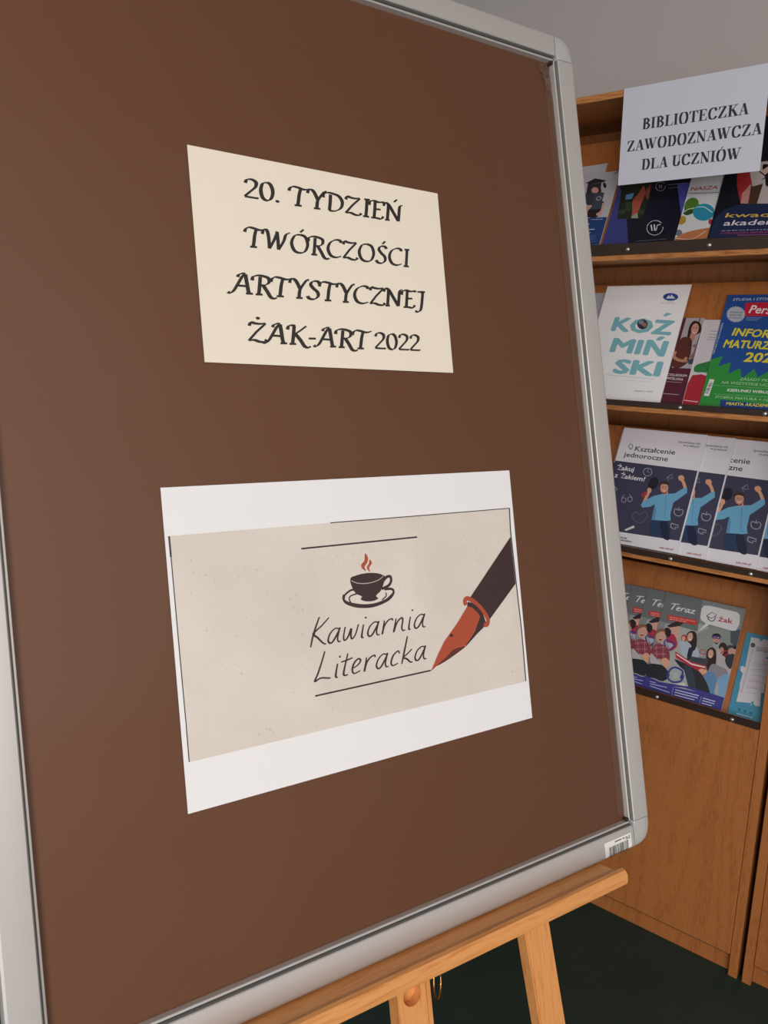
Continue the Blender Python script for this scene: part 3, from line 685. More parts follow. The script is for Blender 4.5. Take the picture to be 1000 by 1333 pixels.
# ---- third shelf: five copies of one brochure, the leftmost on top
def man(s):
    s.poly([(308, 630), (400, 625), (418, 735), (365, 722), (358, 700), (345, 722), (305, 712)], '243a5c', True)
    s.poly([(362, 640), (400, 632), (418, 735), (376, 725)], '1b2440', True)
    s.line([(262, 530), (275, 500), (298, 452)], .0075, SKIN, True)
    s.poly([(250, 470), (278, 452), (286, 470), (258, 492)], 'a8383a')
    s.line([(478, 372), (500, 400), (514, 450)], .0070, SKIN, True)
    s.poly([(470, 365), (492, 358), (505, 372), (500, 386), (475, 388)], SKIN, True)
    s.ell(322, 405, 28, 38, '201d29', .55); s.ell(298, 448, 13, 16, SKIN)
    s.poly([(247, 535), (262, 512), (325, 480), (380, 468), (448, 466), (500, 434), (522, 432), (522, 462), (470, 500), (440, 520), (422, 590), (425, 625), (395, 628), (310, 622), (318, 585), (330, 530), (300, 545), (258, 550)], '6ba9cc')
    s.poly([(330, 530), (318, 585), (310, 622), (330, 624), (338, 560)], '5590b4')
    s.line([(398, 474), (394, 540), (390, 600), (405, 618)], .0010, '46789a', True)
    s.poly([(380, 465), (388, 474), (404, 470), (408, 458), (392, 450)], SKIN, True)
    s.ell(387, 432, 24, 34, 'c98f76', .08)
    s.poly([(360, 425), (362, 402), (384, 392), (410, 402), (414, 430), (405, 415), (380, 410), (366, 416)], '3a2a26', True)
    s.poly([(372, 455), (385, 464), (402, 455), (396, 468), (380, 468)], '6a4438', True)
    s.line([(377, 446), (387, 451), (397, 446)], .0014, 'efe6e2', True)
    s.ell(379, 428, 3, 2.5, '33262a'); s.ell(395, 429, 3, 2.5, '33262a'); s.line([(386, 430), (387, 440)], .0007, 'a86e58')
def zak():
    s = booklet(2, 4, (881, 725), 'R', .21, .300, 'white and slate brochure of a man raising his fist, nearest the board', top=(923, 566.5), group='brochures with the cheering man on the third shelf')
    s.zoom(780, 540, 4.545); s.rect(0, 0, s.w, s.h, 'e2dfe6')
    s.poly([(60, 266), (604, 334), (493, 748), (-60, 665)], '3f3d56')
    s.rect(s.w - .0030, .0001, s.w, s.h, 'e2dfe6')
    s.text('Kształcenie', (211, 213), (447, 236), .0128, '2e2d3a', .012); s.text('jednoroczne', (146, 246), (405, 276), .0128, '2e2d3a', .012)
    s.ring(188, 187, 12, 13, .0015, '2e2d3a'); s.line([(184, 203), (190, 204)], .003, '2e2d3a')
    s.text('Sprawdzamy się', (468, 165), (597, 177), .0052, '55535e', .01); s.text('w praktyce!', (498, 185), (592, 195), .0052, '55535e', .01)
    s.text('Żakuj', (103, 324), (203, 336), .0115, 'e6e4ea', .02, .1); s.text('z Żakiem!', (90, 368), (266, 394), .0115, 'e6e4ea', .02, .1)
    I = 'a09fb2'
    s.ring(288, 339, 25, 23, .0016, I); s.line([(288, 322), (289, 340), (302, 342)], .0012, I)
    s.line([(402, 372), (432, 350), (436, 378), (402, 372), (412, 388)], .0014, I)
    s.ring(147, 505, 13, 14, .0016, I); s.ring(183, 500, 14, 14, .0016, I); s.line([(134, 495), (150, 473)], .0012, I); s.line([(180, 470), (197, 492)], .0012, I)
    s.line([(240, 590), (215, 575), (198, 592), (205, 618), (240, 640), (272, 622), (287, 590), (268, 572), (245, 588)], .0017, '66647c', True)
    s.line([(470, 565), (452, 556), (444, 572), (452, 592), (472, 599), (490, 592), (497, 572), (488, 560), (472, 565), (474, 548)], .0018, I, True)
    s.line([(428, 642), (470, 655), (468, 668), (450, 665), (452, 678), (440, 674), (424, 664), (428, 642)], .0020, I)
    s.line([(95, 425), (108, 440), (96, 452)], .0018, I)
    man(s)
    s.poly([(150, 680), (205, 655), (212, 668), (160, 688)], 'd6d5da')
    s.text('szkoły', (118, 728), (165, 736), .0046, '3c3a55', .015); s.text('policealne', (118, 744), (192, 756), .0046, '3c3a55', .015)
    s.text('zak.edu.pl', (358, 790), (438, 802), .0046, 'b0383c', .01)
    done(s)
    return s.t
z0 = zak()
c = Vector((0, 0, CAMZ))
def x_of(px, row, level):
    o = shelf_origin(row) + EN * (THS[row] * (level + 1) + .001 + .0003 * level); d = ray(*px); return (c + d * ((o - c).dot(EN) / d.dot(EN))).x
x0 = z0.matrix_world.translation.x
for px, lev, lab in (((917.5, 732.5), 3, 'second copy of the slate cheering-man brochure, only its right strip showing'),
                     ((983.5, 744.6), 2, 'third copy of the slate cheering-man brochure, its title half covered'),
                     ((1020, 752), 1, 'last copy of the cheering-man brochure, only a strip at the picture edge')):
    copy_tree(z0, x_of(px, 2, lev) - .21 - x0, (lev - 4) * (THS[2] + .0003), lab)
copy_tree(z0, -.010, -4 * (THS[2] + .0003), 'bottom copy of the cheering-man brochure, a sliver beside the metal frame')
# ---- bottom shelf: four copies, the rightmost on top
def teraz():
    s = booklet(3, 3, (938, 930), 'R', .194, .264, 'grey and violet brochure of laughing students, uncovered on top of its copies', top=(972, 793), group='brochures of laughing students on the bottom shelf')
    s.zoom(800, 750, 5.556); s.rect(0, 0, s.w, s.h, '84898b')
    s.poly([(370, 350), (520, 300), (700, 380), (960, 400), (780, 960), (240, 820)], 'a8aaa6')
    s.poly([(300, 80), (640, 160), (600, 400), (280, 310)], '6a6f71')
    s.poly([(560, 430), (700, 370), (900, 400), (850, 600), (600, 640)], '8b938f'); s.poly([(840, 380), (920, 390), (880, 520), (840, 480)], '4c5560')
    # folk, from the back row to the front row
    s.poly([(800, 520), (870, 510), (860, 650), (800, 660)], '3d4148', True); s.ell(850, 545, 28, 26, 'c79a88'); s.ell(872, 515, 14, 14, '2c1f1d')
    s.poly([(705, 490), (760, 480), (780, 520), (740, 540)], '9aa4a8', True); s.ell(738, 455, 27, 34, 'c2917c'); s.poly([(708, 445), (712, 422), (745, 414), (770, 430), (766, 450), (740, 434)], '201b20', True)
    s.ring(722, 441, 14, 9, .0022, '4b3a8c'); s.ring(752, 445, 14, 9, .0022, '4b3a8c'); s.poly([(722, 475), (738, 494), (756, 476), (740, 484)], '2a2022', True)
    s.poly([(760, 495), (795, 482), (818, 520), (812, 600), (780, 600), (755, 560)], '33191e', True); s.ell(776, 540, 17, 26, 'c2917c'); s.ring(795, 560, 30, 16, .0022, 'b02c38', -.5)
    s.poly([(730, 620), (735, 560), (755, 520), (770, 560), (830, 610), (860, 640), (840, 700), (740, 720)], 'b9aeb0', True)
    s.poly([(800, 600), (860, 560), (865, 640), (830, 670)], '2b323c', True)
    s.poly([(665, 560), (690, 520), (720, 520), (738, 560), (730, 660), (700, 720), (670, 680)], '2b1a1c', True); s.ell(697, 562, 20, 32, 'cc9d88', .15)
    s.line([(686, 578), (696, 584), (706, 578)], .0012, 'efe6e2', True)
    s.poly([(665, 740), (700, 640), (760, 650), (820, 690), (790, 760), (700, 770)], '8a8890', True)
    s.poly([(640, 720), (700, 690), (740, 740), (725, 830), (730, 880), (690, 860), (660, 800)], '5c86ae', True)
    s.poly([(745, 740), (820, 710), (830, 760), (800, 880), (750, 880), (755, 800)], '7aa3c6', True)
    s.poly([(690, 850), (720, 870), (700, 880), (680, 868)], 'd8d6d6', True)
    s.ring(640, 550, 22, 17, .0018, 'c04048', .3); s.ring(635, 548, 34, 26, .001, 'e0dede', .3, 1.2, 3.8)
    s.ell(505, 450, 22, 28, 'b04040'); s.ell(500, 452, 12, 18, 'd9a184')
    s.poly([(470, 470), (530, 480), (600, 520), (610, 590), (560, 620), (510, 600), (480, 540)], 'a9b6c6', True)
    s.poly([(525, 420), (555, 396), (590, 410), (598, 470), (585, 530), (560, 540), (555, 500), (530, 470)], '2b1c1c', True); s.ell(548, 440, 20, 32, 'cf9f8b', .15)
    s.line([(538, 455), (548, 461), (558, 455)], .0012, 'efe6e2', True)
    s.poly([(540, 520), (570, 530), (545, 610), (525, 600)], '1c1f30', True)
    s.poly([(555, 580), (680, 600), (665, 660), (540, 640)], '3a4148'); s.poly([(440, 545), (560, 620), (670, 650), (650, 720), (570, 670), (445, 590)], 'b02a3a')
    s.poly([(448, 560), (560, 632), (660, 656), (655, 664), (560, 642), (450, 570)], 'e6dcdc')
    s.poly([(440, 600), (560, 660), (640, 720), (690, 860), (560, 810), (520, 700), (470, 650)], '22242b', True)
    s.poly([(505, 650), (560, 665), (590, 820), (545, 815), (520, 740)], '2f3a4a', True)
    s.poly([(610, 680), (640, 670), (670, 690), (640, 712)], 'd9a184', True)
    s.poly([(395, 370), (420, 340), (465, 345), (470, 430), (440, 450), (410, 410)], 'd0a090', True); s.poly([(380, 360), (440, 330), (520, 325), (470, 362), (400, 372)], '2a2426')
    s.poly([(375, 440), (430, 420), (455, 500), (400, 540)], 'a92c44', True)
    s.line([(360, 480), (372, 462), (425, 478), (440, 500), (400, 540), (375, 525), (360, 480)], .0034, '303a86'); s.poly([(378, 480), (420, 488), (425, 505), (398, 525)], '9fb6cc')
    s.poly([(360, 390), (385, 372), (410, 395), (405, 430), (380, 440)], '231a1c', True)
    s.ell(335, 436, 32, 46, 'cf9d88', .25); s.poly([(300, 420), (318, 384), (355, 382), (372, 410), (345, 400), (318, 410)], '8a5e40', True)
    s.poly([(318, 445), (332, 455), (348, 446), (338, 466), (324, 462)], '7a2c2c', True); s.line([(320, 447), (333, 454), (346, 448)], .0012, 'efe6e2')
    s.poly([(268, 520), (310, 490), (360, 500), (395, 540), (400, 600), (370, 640), (330, 600), (300, 600), (262, 560)], '8e3c4a', True)
    for i in range(5): s.line([(276 + i * 26, 512 - (i % 2) * 8), (284 + i * 24, 590)], .0009, 'c59aa2' if i % 2 else '5a2636')
    for i in range(4): s.line([(276, 522 + i * 20), (378, 512 + i * 26)], .0008, '5a2636' if i % 2 else 'c59aa2')
    s.poly([(262, 560), (300, 590), (330, 640), (290, 650), (262, 620)], 'b9b2b4', True)
    s.poly([(335, 610), (370, 590), (398, 620), (395, 650), (368, 662), (350, 640)], SKIN, True)
    s.poly([(240, 640), (330, 640), (370, 665), (400, 720), (350, 760), (290, 740), (230, 720)], '1d1f28', True)
    s.line([(400, 680), (440, 660), (495, 690), (480, 740), (500, 720), (480, 760), (420, 765), (385, 730), (400, 680)], .0045, '34408e', True); s.poly([(420, 700), (460, 690), (462, 735), (430, 748)], 'a9b8b4')
    s.poly([(435, 790), (500, 770), (512, 800), (450, 800)], 'c9cdc8', True)
    # band, lettering, speech bubble
    s.poly([(180, 700), (330, 765), (540, 800), (830, 890), (780, 1000), (120, 860)], '373585')
    s.poly([(430, 800), (500, 806), (600, 838), (425, 800)], '9ea0a8')
    s.text('Teraz', (402, 240), (580, 275), .0170, 'e2e2e2', style='hand', slant=.1, weight=1.9)
    s.poly([(388, 280), (598, 318), (592, 356), (384, 316)], 'c8372f'); s.text('szkolenia i kursy dla ciebie', (398, 298), (584, 332), .0028, 'eac9c4', .01); s.text('zapisz się już dziś', (398, 312), (520, 334), .0028, 'eac9c4', .01)
    s.poly([(632, 235), (650, 214), (690, 214), (890, 262), (910, 285), (905, 350), (880, 395), (850, 396), (690, 350), (605, 404), (662, 342), (630, 320), (622, 300)], 'dcdcdc')
    s.line([(668, 288), (706, 262), (742, 282), (704, 306), (668, 288)], .0016, '25284a'); s.line([(682, 298), (686, 318), (708, 326), (728, 312), (730, 292)], .0020, '25284a', True); s.line([(670, 290), (676, 312)], .001, '25284a')
    s.text('żak', (752, 326), (852, 345), .0118, 'b02a34', .02)
    for i in range(3):
        s.line([(258 + (2 if i else 0), 762 + i * 16), ((300, 380, 400)[i], (772, 806, 843)[i])], .0016, 'b9b9dc')
        s.line([(442 - i * 4, 822 + i * 18), ((612, 604, 580)[i], (866, 882, 896)[i])], .0020, 'c9c9e4')
        s.line([(642 - i * 4, 882 + i * 18), ((730, 724, 706)[i], (908, 924, 938)[i])], .0020, 'c9c9e4')
    s.line([(428, 806), (414, 868)], .0008, 'a9a9d0'); s.line([(630, 870), (612, 935)], .0008, 'a9a9d0')
    done(s)
    return s.t
t0 = teraz()
for k, (dx, lab) in enumerate(((-.0490, 'copy of the laughing students brochure directly under the uncovered one'),
                               (-.0935, 'third laughing students brochure from the top, its left part behind the board'),
                               (-.1350, 'lowest laughing students brochure, a sliver beside the aluminium frame'))):
    copy_tree(t0, dx, -(k + 1) * (THS[3] + .0003), lab)
def blue():
    s = booklet(3, 0, (945.5, 935.5), 'L', .079, .214, 'narrow turquoise leaflet with a torn white note, at the bottom right', name='leaflet', cat='leaflet', th=.0012, top=(974, 823))
    s.zoom(900, 800, 8.333); s.rect(0, 0, s.w, s.h, '3f8fae')
    s.poly([(650, 245), (740, 262), (745, 285), (772, 290), (780, 268), (900, 290), (860, 560), (830, 740), (800, 760), (790, 850), (758, 850), (745, 998), (712, 990), (700, 1000), (690, 975), (640, 985), (650, 960), (490, 945), (525, 800), (530, 740), (560, 640), (535, 610), (535, 565), (560, 555), (585, 575), (640, 300)], 'd3ced4')
    s.ell(670, 332, 26, 25, '22252e'); s.ring(670, 332, 12, 10, .001, '8a8f9a')
    for i in range(3): s.line([(708 - i * 3, 352 + i * 18), (830, 368 + i * 20)], .0014 if i == 0 else .0016, '8a4a5c' if i == 0 else '4a4a55')
    s.line([(672, 372), (545, 850)], .0009, '8a8792'); s.line([(654, 372), (530, 850)], .0005, '9a97a2')
    for i, (x, y) in enumerate(((660, 525), (655, 545), (648, 588), (645, 606), (638, 655), (625, 705), (615, 722), (600, 775), (595, 792), (585, 838))): s.line([(x, y), (x + (170 if i % 2 == 0 else 120), y + 20)], .0007, '96929c')
    s.poly([(795, 465), (860, 458), (860, 500)], '3f8fae'); s.poly([(650, 945), (680, 940), (676, 990), (650, 975)], '5a98b2')
    for x, y in ((523, 1030), (586, 1050), (650, 1070)): s.ell(x, y, 16, 16, '2b6f8e'); s.line([(x - 2, y - 9), (x - 2, y + 9)], .0008, '16323f')
    s.line([(520, 990), (685, 1028)], .0006, '2b6f8e'); s.line([(492, 1072), (665, 1120)], .0018, 'b9dbe6')
    done(s)
blue()

# ================================================================== notice board (snap frame) on the easel
BX, BV, BN = RB.col[0], RB.col[2], -RB.col[1]
MB = frame_matrix(OB, BX, BV, BN)
U0, U1, V0, V1 = -.691, 0.0, .005, .993
board = thing('notice_board', 'large aluminium snap-frame notice board with brown backing leaning on the easel', 'notice board', MB)
PROF = [(0, .0002), (0, .0058), (.0005, .0063), (.0020, .0064), (.0024, .0060), (.0025, .0040), (.0037, .0040), (.0040, .0102), (.0048, .0112), (.010, .0117), (.019, .0120), (.0285, .0118), (.0307, .0108), (.0319, .0080), (.0322, .004), (.0322, -.012), (.0, -.012)]
def rail(name, a0, a1, place):
    bm = bmesh.new(); n = len(PROF)
    A = [bm.verts.new(place(a0, w, h)) for w, h in PROF]; B = [bm.verts.new(place(a1, w, h)) for w, h in PROF]
    for i in range(n): bm.faces.new((A[i], A[(i + 1) % n], B[(i + 1) % n], B[i]))
    bm.faces.new(A[::-1]); bm.faces.new(B)
    for f in bm.faces:
        q = f.calc_center_median()
        if len(f.verts) == 4 and q.z > .0039 and q.z < .0100:
            d = max(V0 - q.y, q.y - V1, q.x - U1, U0 - q.x)
            if .0023 < d < .0041: f.material_index = 1
    o = from_bm(name, bm, board, 'alu'); o.data.materials.append(M['groove']); shade(o, .35); return o
g = .0003
r_bottom = rail('frame_rail', U0 + g, U1 - g, lambda a, w, h: (a, V0 - w, h))
rail('frame_rail', U0 + g, U1 - g, lambda a, w, h: (a, V1 + w, h))
rail('frame_rail', V0 + g, V1 - g, lambda a, w, h: (U1 + w, a, h))
rail('frame_rail', V0 + g, V1 - g, lambda a, w, h: (U0 - w, a, h))
def cap(cu, cv, su, sv):
    bm = bmesh.new(); P = [(0.0, .0040), (.0036, .0040), (.0039, .0106), (.0048, .0116), (.012, .0121), (.020, .0123), (.0275, .0120), (.0308, .0102), (.0326, .0066), (.0326, -.0124)]
    N = 14; rows = []
    for k in range(N + 1):
        t = pi / 2 * k / N; e = 3.0; f = (cos(t) ** e + sin(t) ** e) ** (-1 / e) if 0 < k < N else 1
        rows.append([bm.verts.new((cu + su * w * f * cos(t), cv + sv * w * f * sin(t), h)) for w, h in P])
    for k in range(N):
        for j in range(len(P) - 1): bm.faces.new((rows[k][j], rows[k][j + 1], rows[k + 1][j + 1], rows[k + 1][j]))
    bmesh.ops.remove_doubles(bm, verts=bm.verts[:], dist=1e-6)
    bmesh.ops.holes_fill(bm, edges=[e for e in bm.edges if e.is_boundary], sides=0)
    o = from_bm('corner_cap', bm, board, 'alu_cap'); shade(o, .5)
    box('corner_notch', (min(cu, cu - su * .004), min(cv, cv - sv * .004), .0003), (max(cu, cu - su * .004), max(cv, cv - sv * .004), .0066), board, 'dark', .0004)  # dark block painted in as the shade of the open notch
for cu, su in ((U0, -1), (U1, 1)):
    for cv, sv in ((V0, -1), (V1, 1)): cap(cu, cv, su, sv)
box('backing_board', (U0 - .004, V0 - .004, -.0085), (U1 + .004, V1 + .004, -.0032), board, 'back', 0)
box('brown_sheet', (U0 - .001, V0 - .001, -.0030), (U1 + .001, V1 + .001, -.0014), board, 'brown', 0)['label'] = 'brown backing sheet'
# clear front sheet, slightly buckled, crumpled in the upper right corner
def cover():
    bm = bmesh.new(); nx, ny = 46, 64; V = []
    for j in range(ny + 1):
        for i in range(nx + 1):
            u = U0 + .001 + (U1 - U0 - .002) * i / nx; v = V0 + .001 + (V1 - V0 - .002) * j / ny
            h = -.0006 + .0003 * sin(u * 9 + 1) * sin(v * 7) 
            V.append(bm.verts.new((u, v, h)))
    for j in range(ny):
        for i in range(nx):
            a = j * (nx + 1) + i; bm.faces.new((V[a], V[a + 1], V[a + nx + 2], V[a + nx + 1]))
    o = from_bm('cover_sheet', bm, board, 'clear', toward=Vector((0, 0, 1))); shade(o, 3); o['label'] = 'clear glossy front sheet'
    # fold of the sheet in the corner
    random.seed(7); bm = bmesh.new(); R = []
    for j in range(8):
        R.append([bm.verts.new((U1 - .003 - .020 * i / 5 * (1 - j * .08), V1 - .004 - .034 * j / 7, .0006 + (random.uniform(0, .0040) if 0 < j < 7 else .0002))) for i in range(6)])
    for j in range(7):
        for i in range(5): bm.faces.new((R[j][i], R[j][i + 1], R[j + 1][i + 1], R[j + 1][i]))
    from_bm('crumpled_corner', bm, board, 'clear', toward=Vector((0, 0, 1)))
    bm = bmesh.new(); R = []
    for j in range(33):
        v = V0 + .01 + (V1 - V0 - .05) * j / 32
        R.append([bm.verts.new((U1 - x, v, z)) for x, z in ((.0001, .0001), (.006, .0002), (.0095, .0009), (.0120, .0001))])
    for j in range(32):
        for i in range(3): bm.faces.new((R[j][i], R[j][i + 1], R[j + 1][i + 1], R[j + 1][i]))
    o = from_bm('sheet_fold', bm, board, 'clear', toward=Vector((0, 0, 1))); shade(o, 3)
cover()
# barcode sticker following the profile of the lower rail
def prof_h(w):
    P = PROF[7:14]
    for (a, ha), (b, hb) in zip(P, P[1:]):
        if a <= w <= b: return ha + (hb - ha) * (w - a) / (b - a)
    return P[-1][1]
def face_pts(w0): return [(w0 + (.0317 - w0) * k / 9, prof_h(w0 + (.0317 - w0) * k / 9)) for k in range(10)] + [(.0322, .005), (.0322, -.003)]
def strip(name, spans, w0, lift, mat, parent):
    bm = bmesh.new(); F = face_pts(w0)
    for u0, u1 in spans:
        rows = [[bm.verts.new((u, V0 - w - (lift if w > .0305 else 0), h + lift)) for w, h in F] for u in (u0, u1)]
        for i in range(len(F) - 1): bm.faces.new((rows[0][i], rows[0][i + 1], rows[1][i + 1], rows[1][i]))
    return from_bm(name, bm, parent, mat, toward=Vector((0, -.5, 1)))
st = strip('sticker', [(-.054, -.0055)], .0115, .0003, 'sticker', r_bottom); st['label'] = 'white barcode sticker'
# third level is the deepest: the bars join into one print on the rail
def barcode():
    random.seed(3); u = -.047; sp = []
    while u < -.013:
        w = random.choice((.0004, .0007, .0011)); sp.append((u, u + w)); u += w + random.choice((.0005, .0007, .001))
    strip('barcode', sp, .0185, .0005, 'black', r_bottom)
    s = Sheet(OB + BN * .0122, BX, BV, BN, .0004)
    for a, b in ((-.036, -.024), (-.022, -.018), (-.016, -.013), (-.0105, -.008)): s.rect(a, V0 - .0150, b, V0 - .0138, '4c4c4c')
    s.rect(-.016, V0 - .0170, -.008, V0 - .0160, '4c4c4c')
    o = s.build('sticker_lettering', r_bottom); o.matrix_local = Matrix.Translation((0, 0, .0122))
barcode()

# ================================================================== papers on the board
def on_board(cx, cy, rot, w, h, name, label, mat, cat, lift):
    ex = BX * cos(rot) + BV * sin(rot); ey = BV * cos(rot) - BX * sin(rot)
    o = OB + BX * cx + BV * cy + BN * lift - ex * w / 2 - ey * h / 2
    t = thing(name, label, cat, frame_matrix(o, ex, ey, BN))
    quad_sheet('sheet', w, h, .0002, mat, t, 0, 2, 2)
    return t, Sheet(o, ex, ey, BN, .0001)
t, s = on_board(-.3561, .6874, -.0124, .297, .210, 'paper_notice', 'cream paper notice with swash lettering on the upper half of the board', 'cream', 'notice', .0006)
s.zoom(230, 170, 2.6316); K = '2a2524'
s.text('20. TYDZIEŃ', (230, 228), (776, 316), .0200, K, style='call', slant=.06)
s.text('TWÓRCZOŚCI', (240, 397), (800, 468), .0200, K, style='call', slant=.06)
s.text('ARTYSTYCZNEJ', (190, 555), (852, 612), .0200, K, style='call', slant=.06)
s.text('ŻAK-ART', (243, 722), (662, 750), .0200, K, style='call', slant=.06); s.text('2022', (678, 748), (836, 756), .0185, K, style='call', slant=.06)
s.flush(t)
t, s = on_board(-.3498, .3169, -.0072, .4204, .2973, 'poster_print', 'large white print with coffee cup and fountain pen on the lower half of the board', 'paper', 'poster', .0006)
s.zoom(0, 0, 1)
P = [s.loc(q) for q in ((219.8, 697.8), (663, 661.5), (684.8, 887), (246, 992.3))]
me = bpy.data.meshes.new('aged_ground'); me.from_pydata([(a, b, .00012) for a, b in P], [], [(3, 2, 1, 0)]); link('aged_ground', me, t, 'aged')
s.k = 3
s.line([(220.2, 698), (232, 830), (242, 940), (246.3, 992)], .0010, '3b3634'); s.line([(220, 698), (222.5, 725)], .0018, '3b3634')
s.line([(430, 680.6), (540, 671.8), (663.4, 661.6)], .0010, '3b3634'); s.line([(663.2, 661.6), (664.5, 690), (671, 750), (679, 820), (684.6, 886.6)], .0016, '2e2a2a')
s.zoom(370, 680, 3.0303); K = '3a2427'; R = 'a9492f'
s.line([(67, 104), (524, 58)], .0017, K); s.line([(122, 685), (578, 584)], .0017, K)
s.text('Kawiarnia', (100, 494), (558, 414), .0275, K, style='hand', slant=.22); s.text('Literacka', (116, 633), (562, 540), .0275, K, style='hand', slant=.22)
s.line([(236, 285), (233, 300), (245, 318), (290, 332), (350, 330), (405, 308), (428, 285), (430, 268), (418, 262), (395, 264)], .0026, K, True)
s.line([(236, 300), (240, 285), (262, 268), (276, 266)], .0020, K, True)
s.line([(262, 316), (256, 302), (262, 290), (285, 282)], .0014, K, True); s.line([(400, 276), (402, 290), (385, 306)], .0014, K, True)
s.poly([(235, 300), (250, 312), (300, 322), (350, 320), (400, 302), (430, 275), (425, 295), (395, 318), (345, 334), (290, 336), (248, 322)], K, True)
s.poly([(260, 226), (268, 258), (284, 282), (306, 292), (301, 303), (318, 311), (350, 310), (370, 300), (362, 289), (380, 270), (392, 240), (394, 210), (330, 205), (275, 212)], K, True)
s.ell(327, 221, 66, 21, K, -.1); s.line([(264, 230), (290, 240), (330, 240), (370, 228), (390, 212)], .0008, 'b9aca2', True)
s.line([(392, 228), (404, 215), (418, 214), (421, 232), (410, 250), (384, 262)], .0030, K, True)
s.poly([(318, 122), (330, 140), (326, 160), (316, 175), (322, 192), (306, 180), (304, 166), (316, 150)], R, True)
s.poly([(336, 146), (345, 160), (338, 172), (334, 182), (338, 194), (328, 186), (326, 174), (334, 162)], R, True)
s.poly([(733, 296), (892, 57), (902, 150), (912, 242), (806, 388), (790, 350), (765, 318)], K)
s.poly([(768, 350), (782, 372), (800, 400), (806, 388), (790, 410), (760, 440), (714, 492), (735, 430)], K)
s.poly([(722, 330), (745, 336), (768, 356), (772, 372), (752, 430), (712, 490), (670, 500), (640, 530), (578, 587), (606, 520), (630, 470), (680, 400)], R, False)
s.poly([(712, 490), (670, 500), (640, 530), (600, 566), (640, 545), (700, 502)], '5a2a24', True)
s.ell(659, 446, 7, 6, K)
s.line([(716, 326), (712, 308), (724, 300), (752, 316), (786, 352), (803, 384), (800, 402), (786, 404)], .0052, R, True)
s.line([(722, 322), (745, 330), (774, 360), (788, 396)], .0050, K, True)
s.line([(714, 322), (712, 306), (726, 301), (756, 318), (788, 352), (805, 386)], .0036, R, True)
s.build('printed_picture', t)

# ================================================================== easel
UC = -.334
def znull(u, n):        # board height coordinate at which the line (u, ., n) meets the floor
    return -(OB.z + BX.z * u + BN.z * n - .001) / BV.z
foot = OB + BX * UC + BV * znull(UC, -.024) + BN * -.024
easel = thing('easel', 'light beech display easel carrying the notice board', 'easel', frame_matrix(foot, BX, BV, BN))
inv = easel.matrix_world.inverted()
def E(u, v, n): return inv @ (OB + BX * u + BV * v + BN * n)
def solid(name, pts8, mat, parent=easel, bevel=.0015):
    bm = bmesh.new(); v = [bm.verts.new(E(*p)) for p in pts8]
    for f in ((0, 1, 2, 3), (7, 6, 5, 4), (0, 4, 5, 1), (1, 5, 6, 2), (2, 6, 7, 3), (3, 7, 4, 0)): bm.faces.new([v[i] for i in f])
    if bevel: bmesh.ops.bevel(bm, geom=bm.edges[:], offset=bevel, segments=2, affect='EDGES')
    return from_bm(name, bm, parent, mat)
NF, NB = -.0150, -.0335
def leg(sgn):
    def cu(v): c = .334 - .151 + (-.087 - v) * .083; return UC + sgn * c
    top = .90; p = []
    for n in (NF, NB):
        vb0 = znull(cu(-1.1) - .02, n); vb1 = znull(cu(-1.1) + .02, n)
        p += [(cu(vb0) - .0195, vb0, n), (cu(vb1) + .0195, vb1, n), (cu(top) + .0195, top, n), (cu(top) - .0195, top, n)]
    solid('leg', p, 'beech_v')
leg(1); leg(-1)
def slab(name, u0, u1, v0, v1, n0, n1, mat): return solid(name, [(u0, v0, n0), (u1, v0, n0), (u1, v1, n0), (u0, v1, n0), (u0, v0, n1), (u1, v0, n1), (u1, v1, n1), (u0, v1, n1)], mat)
slab('crossbar', UC - .25, UC + .25, -.62, -.575, NB - .0005, NB - .018, 'beech')
slab('head_block', UC - .12, UC + .12, .86, .90, NB - .0005, NB - .022, 'beech')
# ledge that carries the board
lp = [(NF + .0005, -.0279), (.030, -.0279), (.0365, -.0268), (.041, -.0238), (.0455, -.0224), (.050, -.0236), (.0528, -.0275), (.0530, -.0345), (.0510, -.0395), (.0465, -.0424), (.040, -.0432), (NF + .0005, -.0432)]
bm = bmesh.new(); n = len(lp); LU0, LU1 = 2 * UC + .0625, -.0625
A = [bm.verts.new(E(LU0, v, q)) for q, v in lp]; B = [bm.verts.new(E(LU1 - (0.003 if abs(q - .034) < .008 and v > -.03 else 0), v, q)) for q, v in lp]
for i in range(n): bm.faces.new((A[i], A[(i + 1) % n], B[(i + 1) % n], B[i]))
bm.faces.new(A[::-1]); bm.faces.new(B)
o = from_bm('ledge', bm, easel, 'beech'); shade(o, .5)
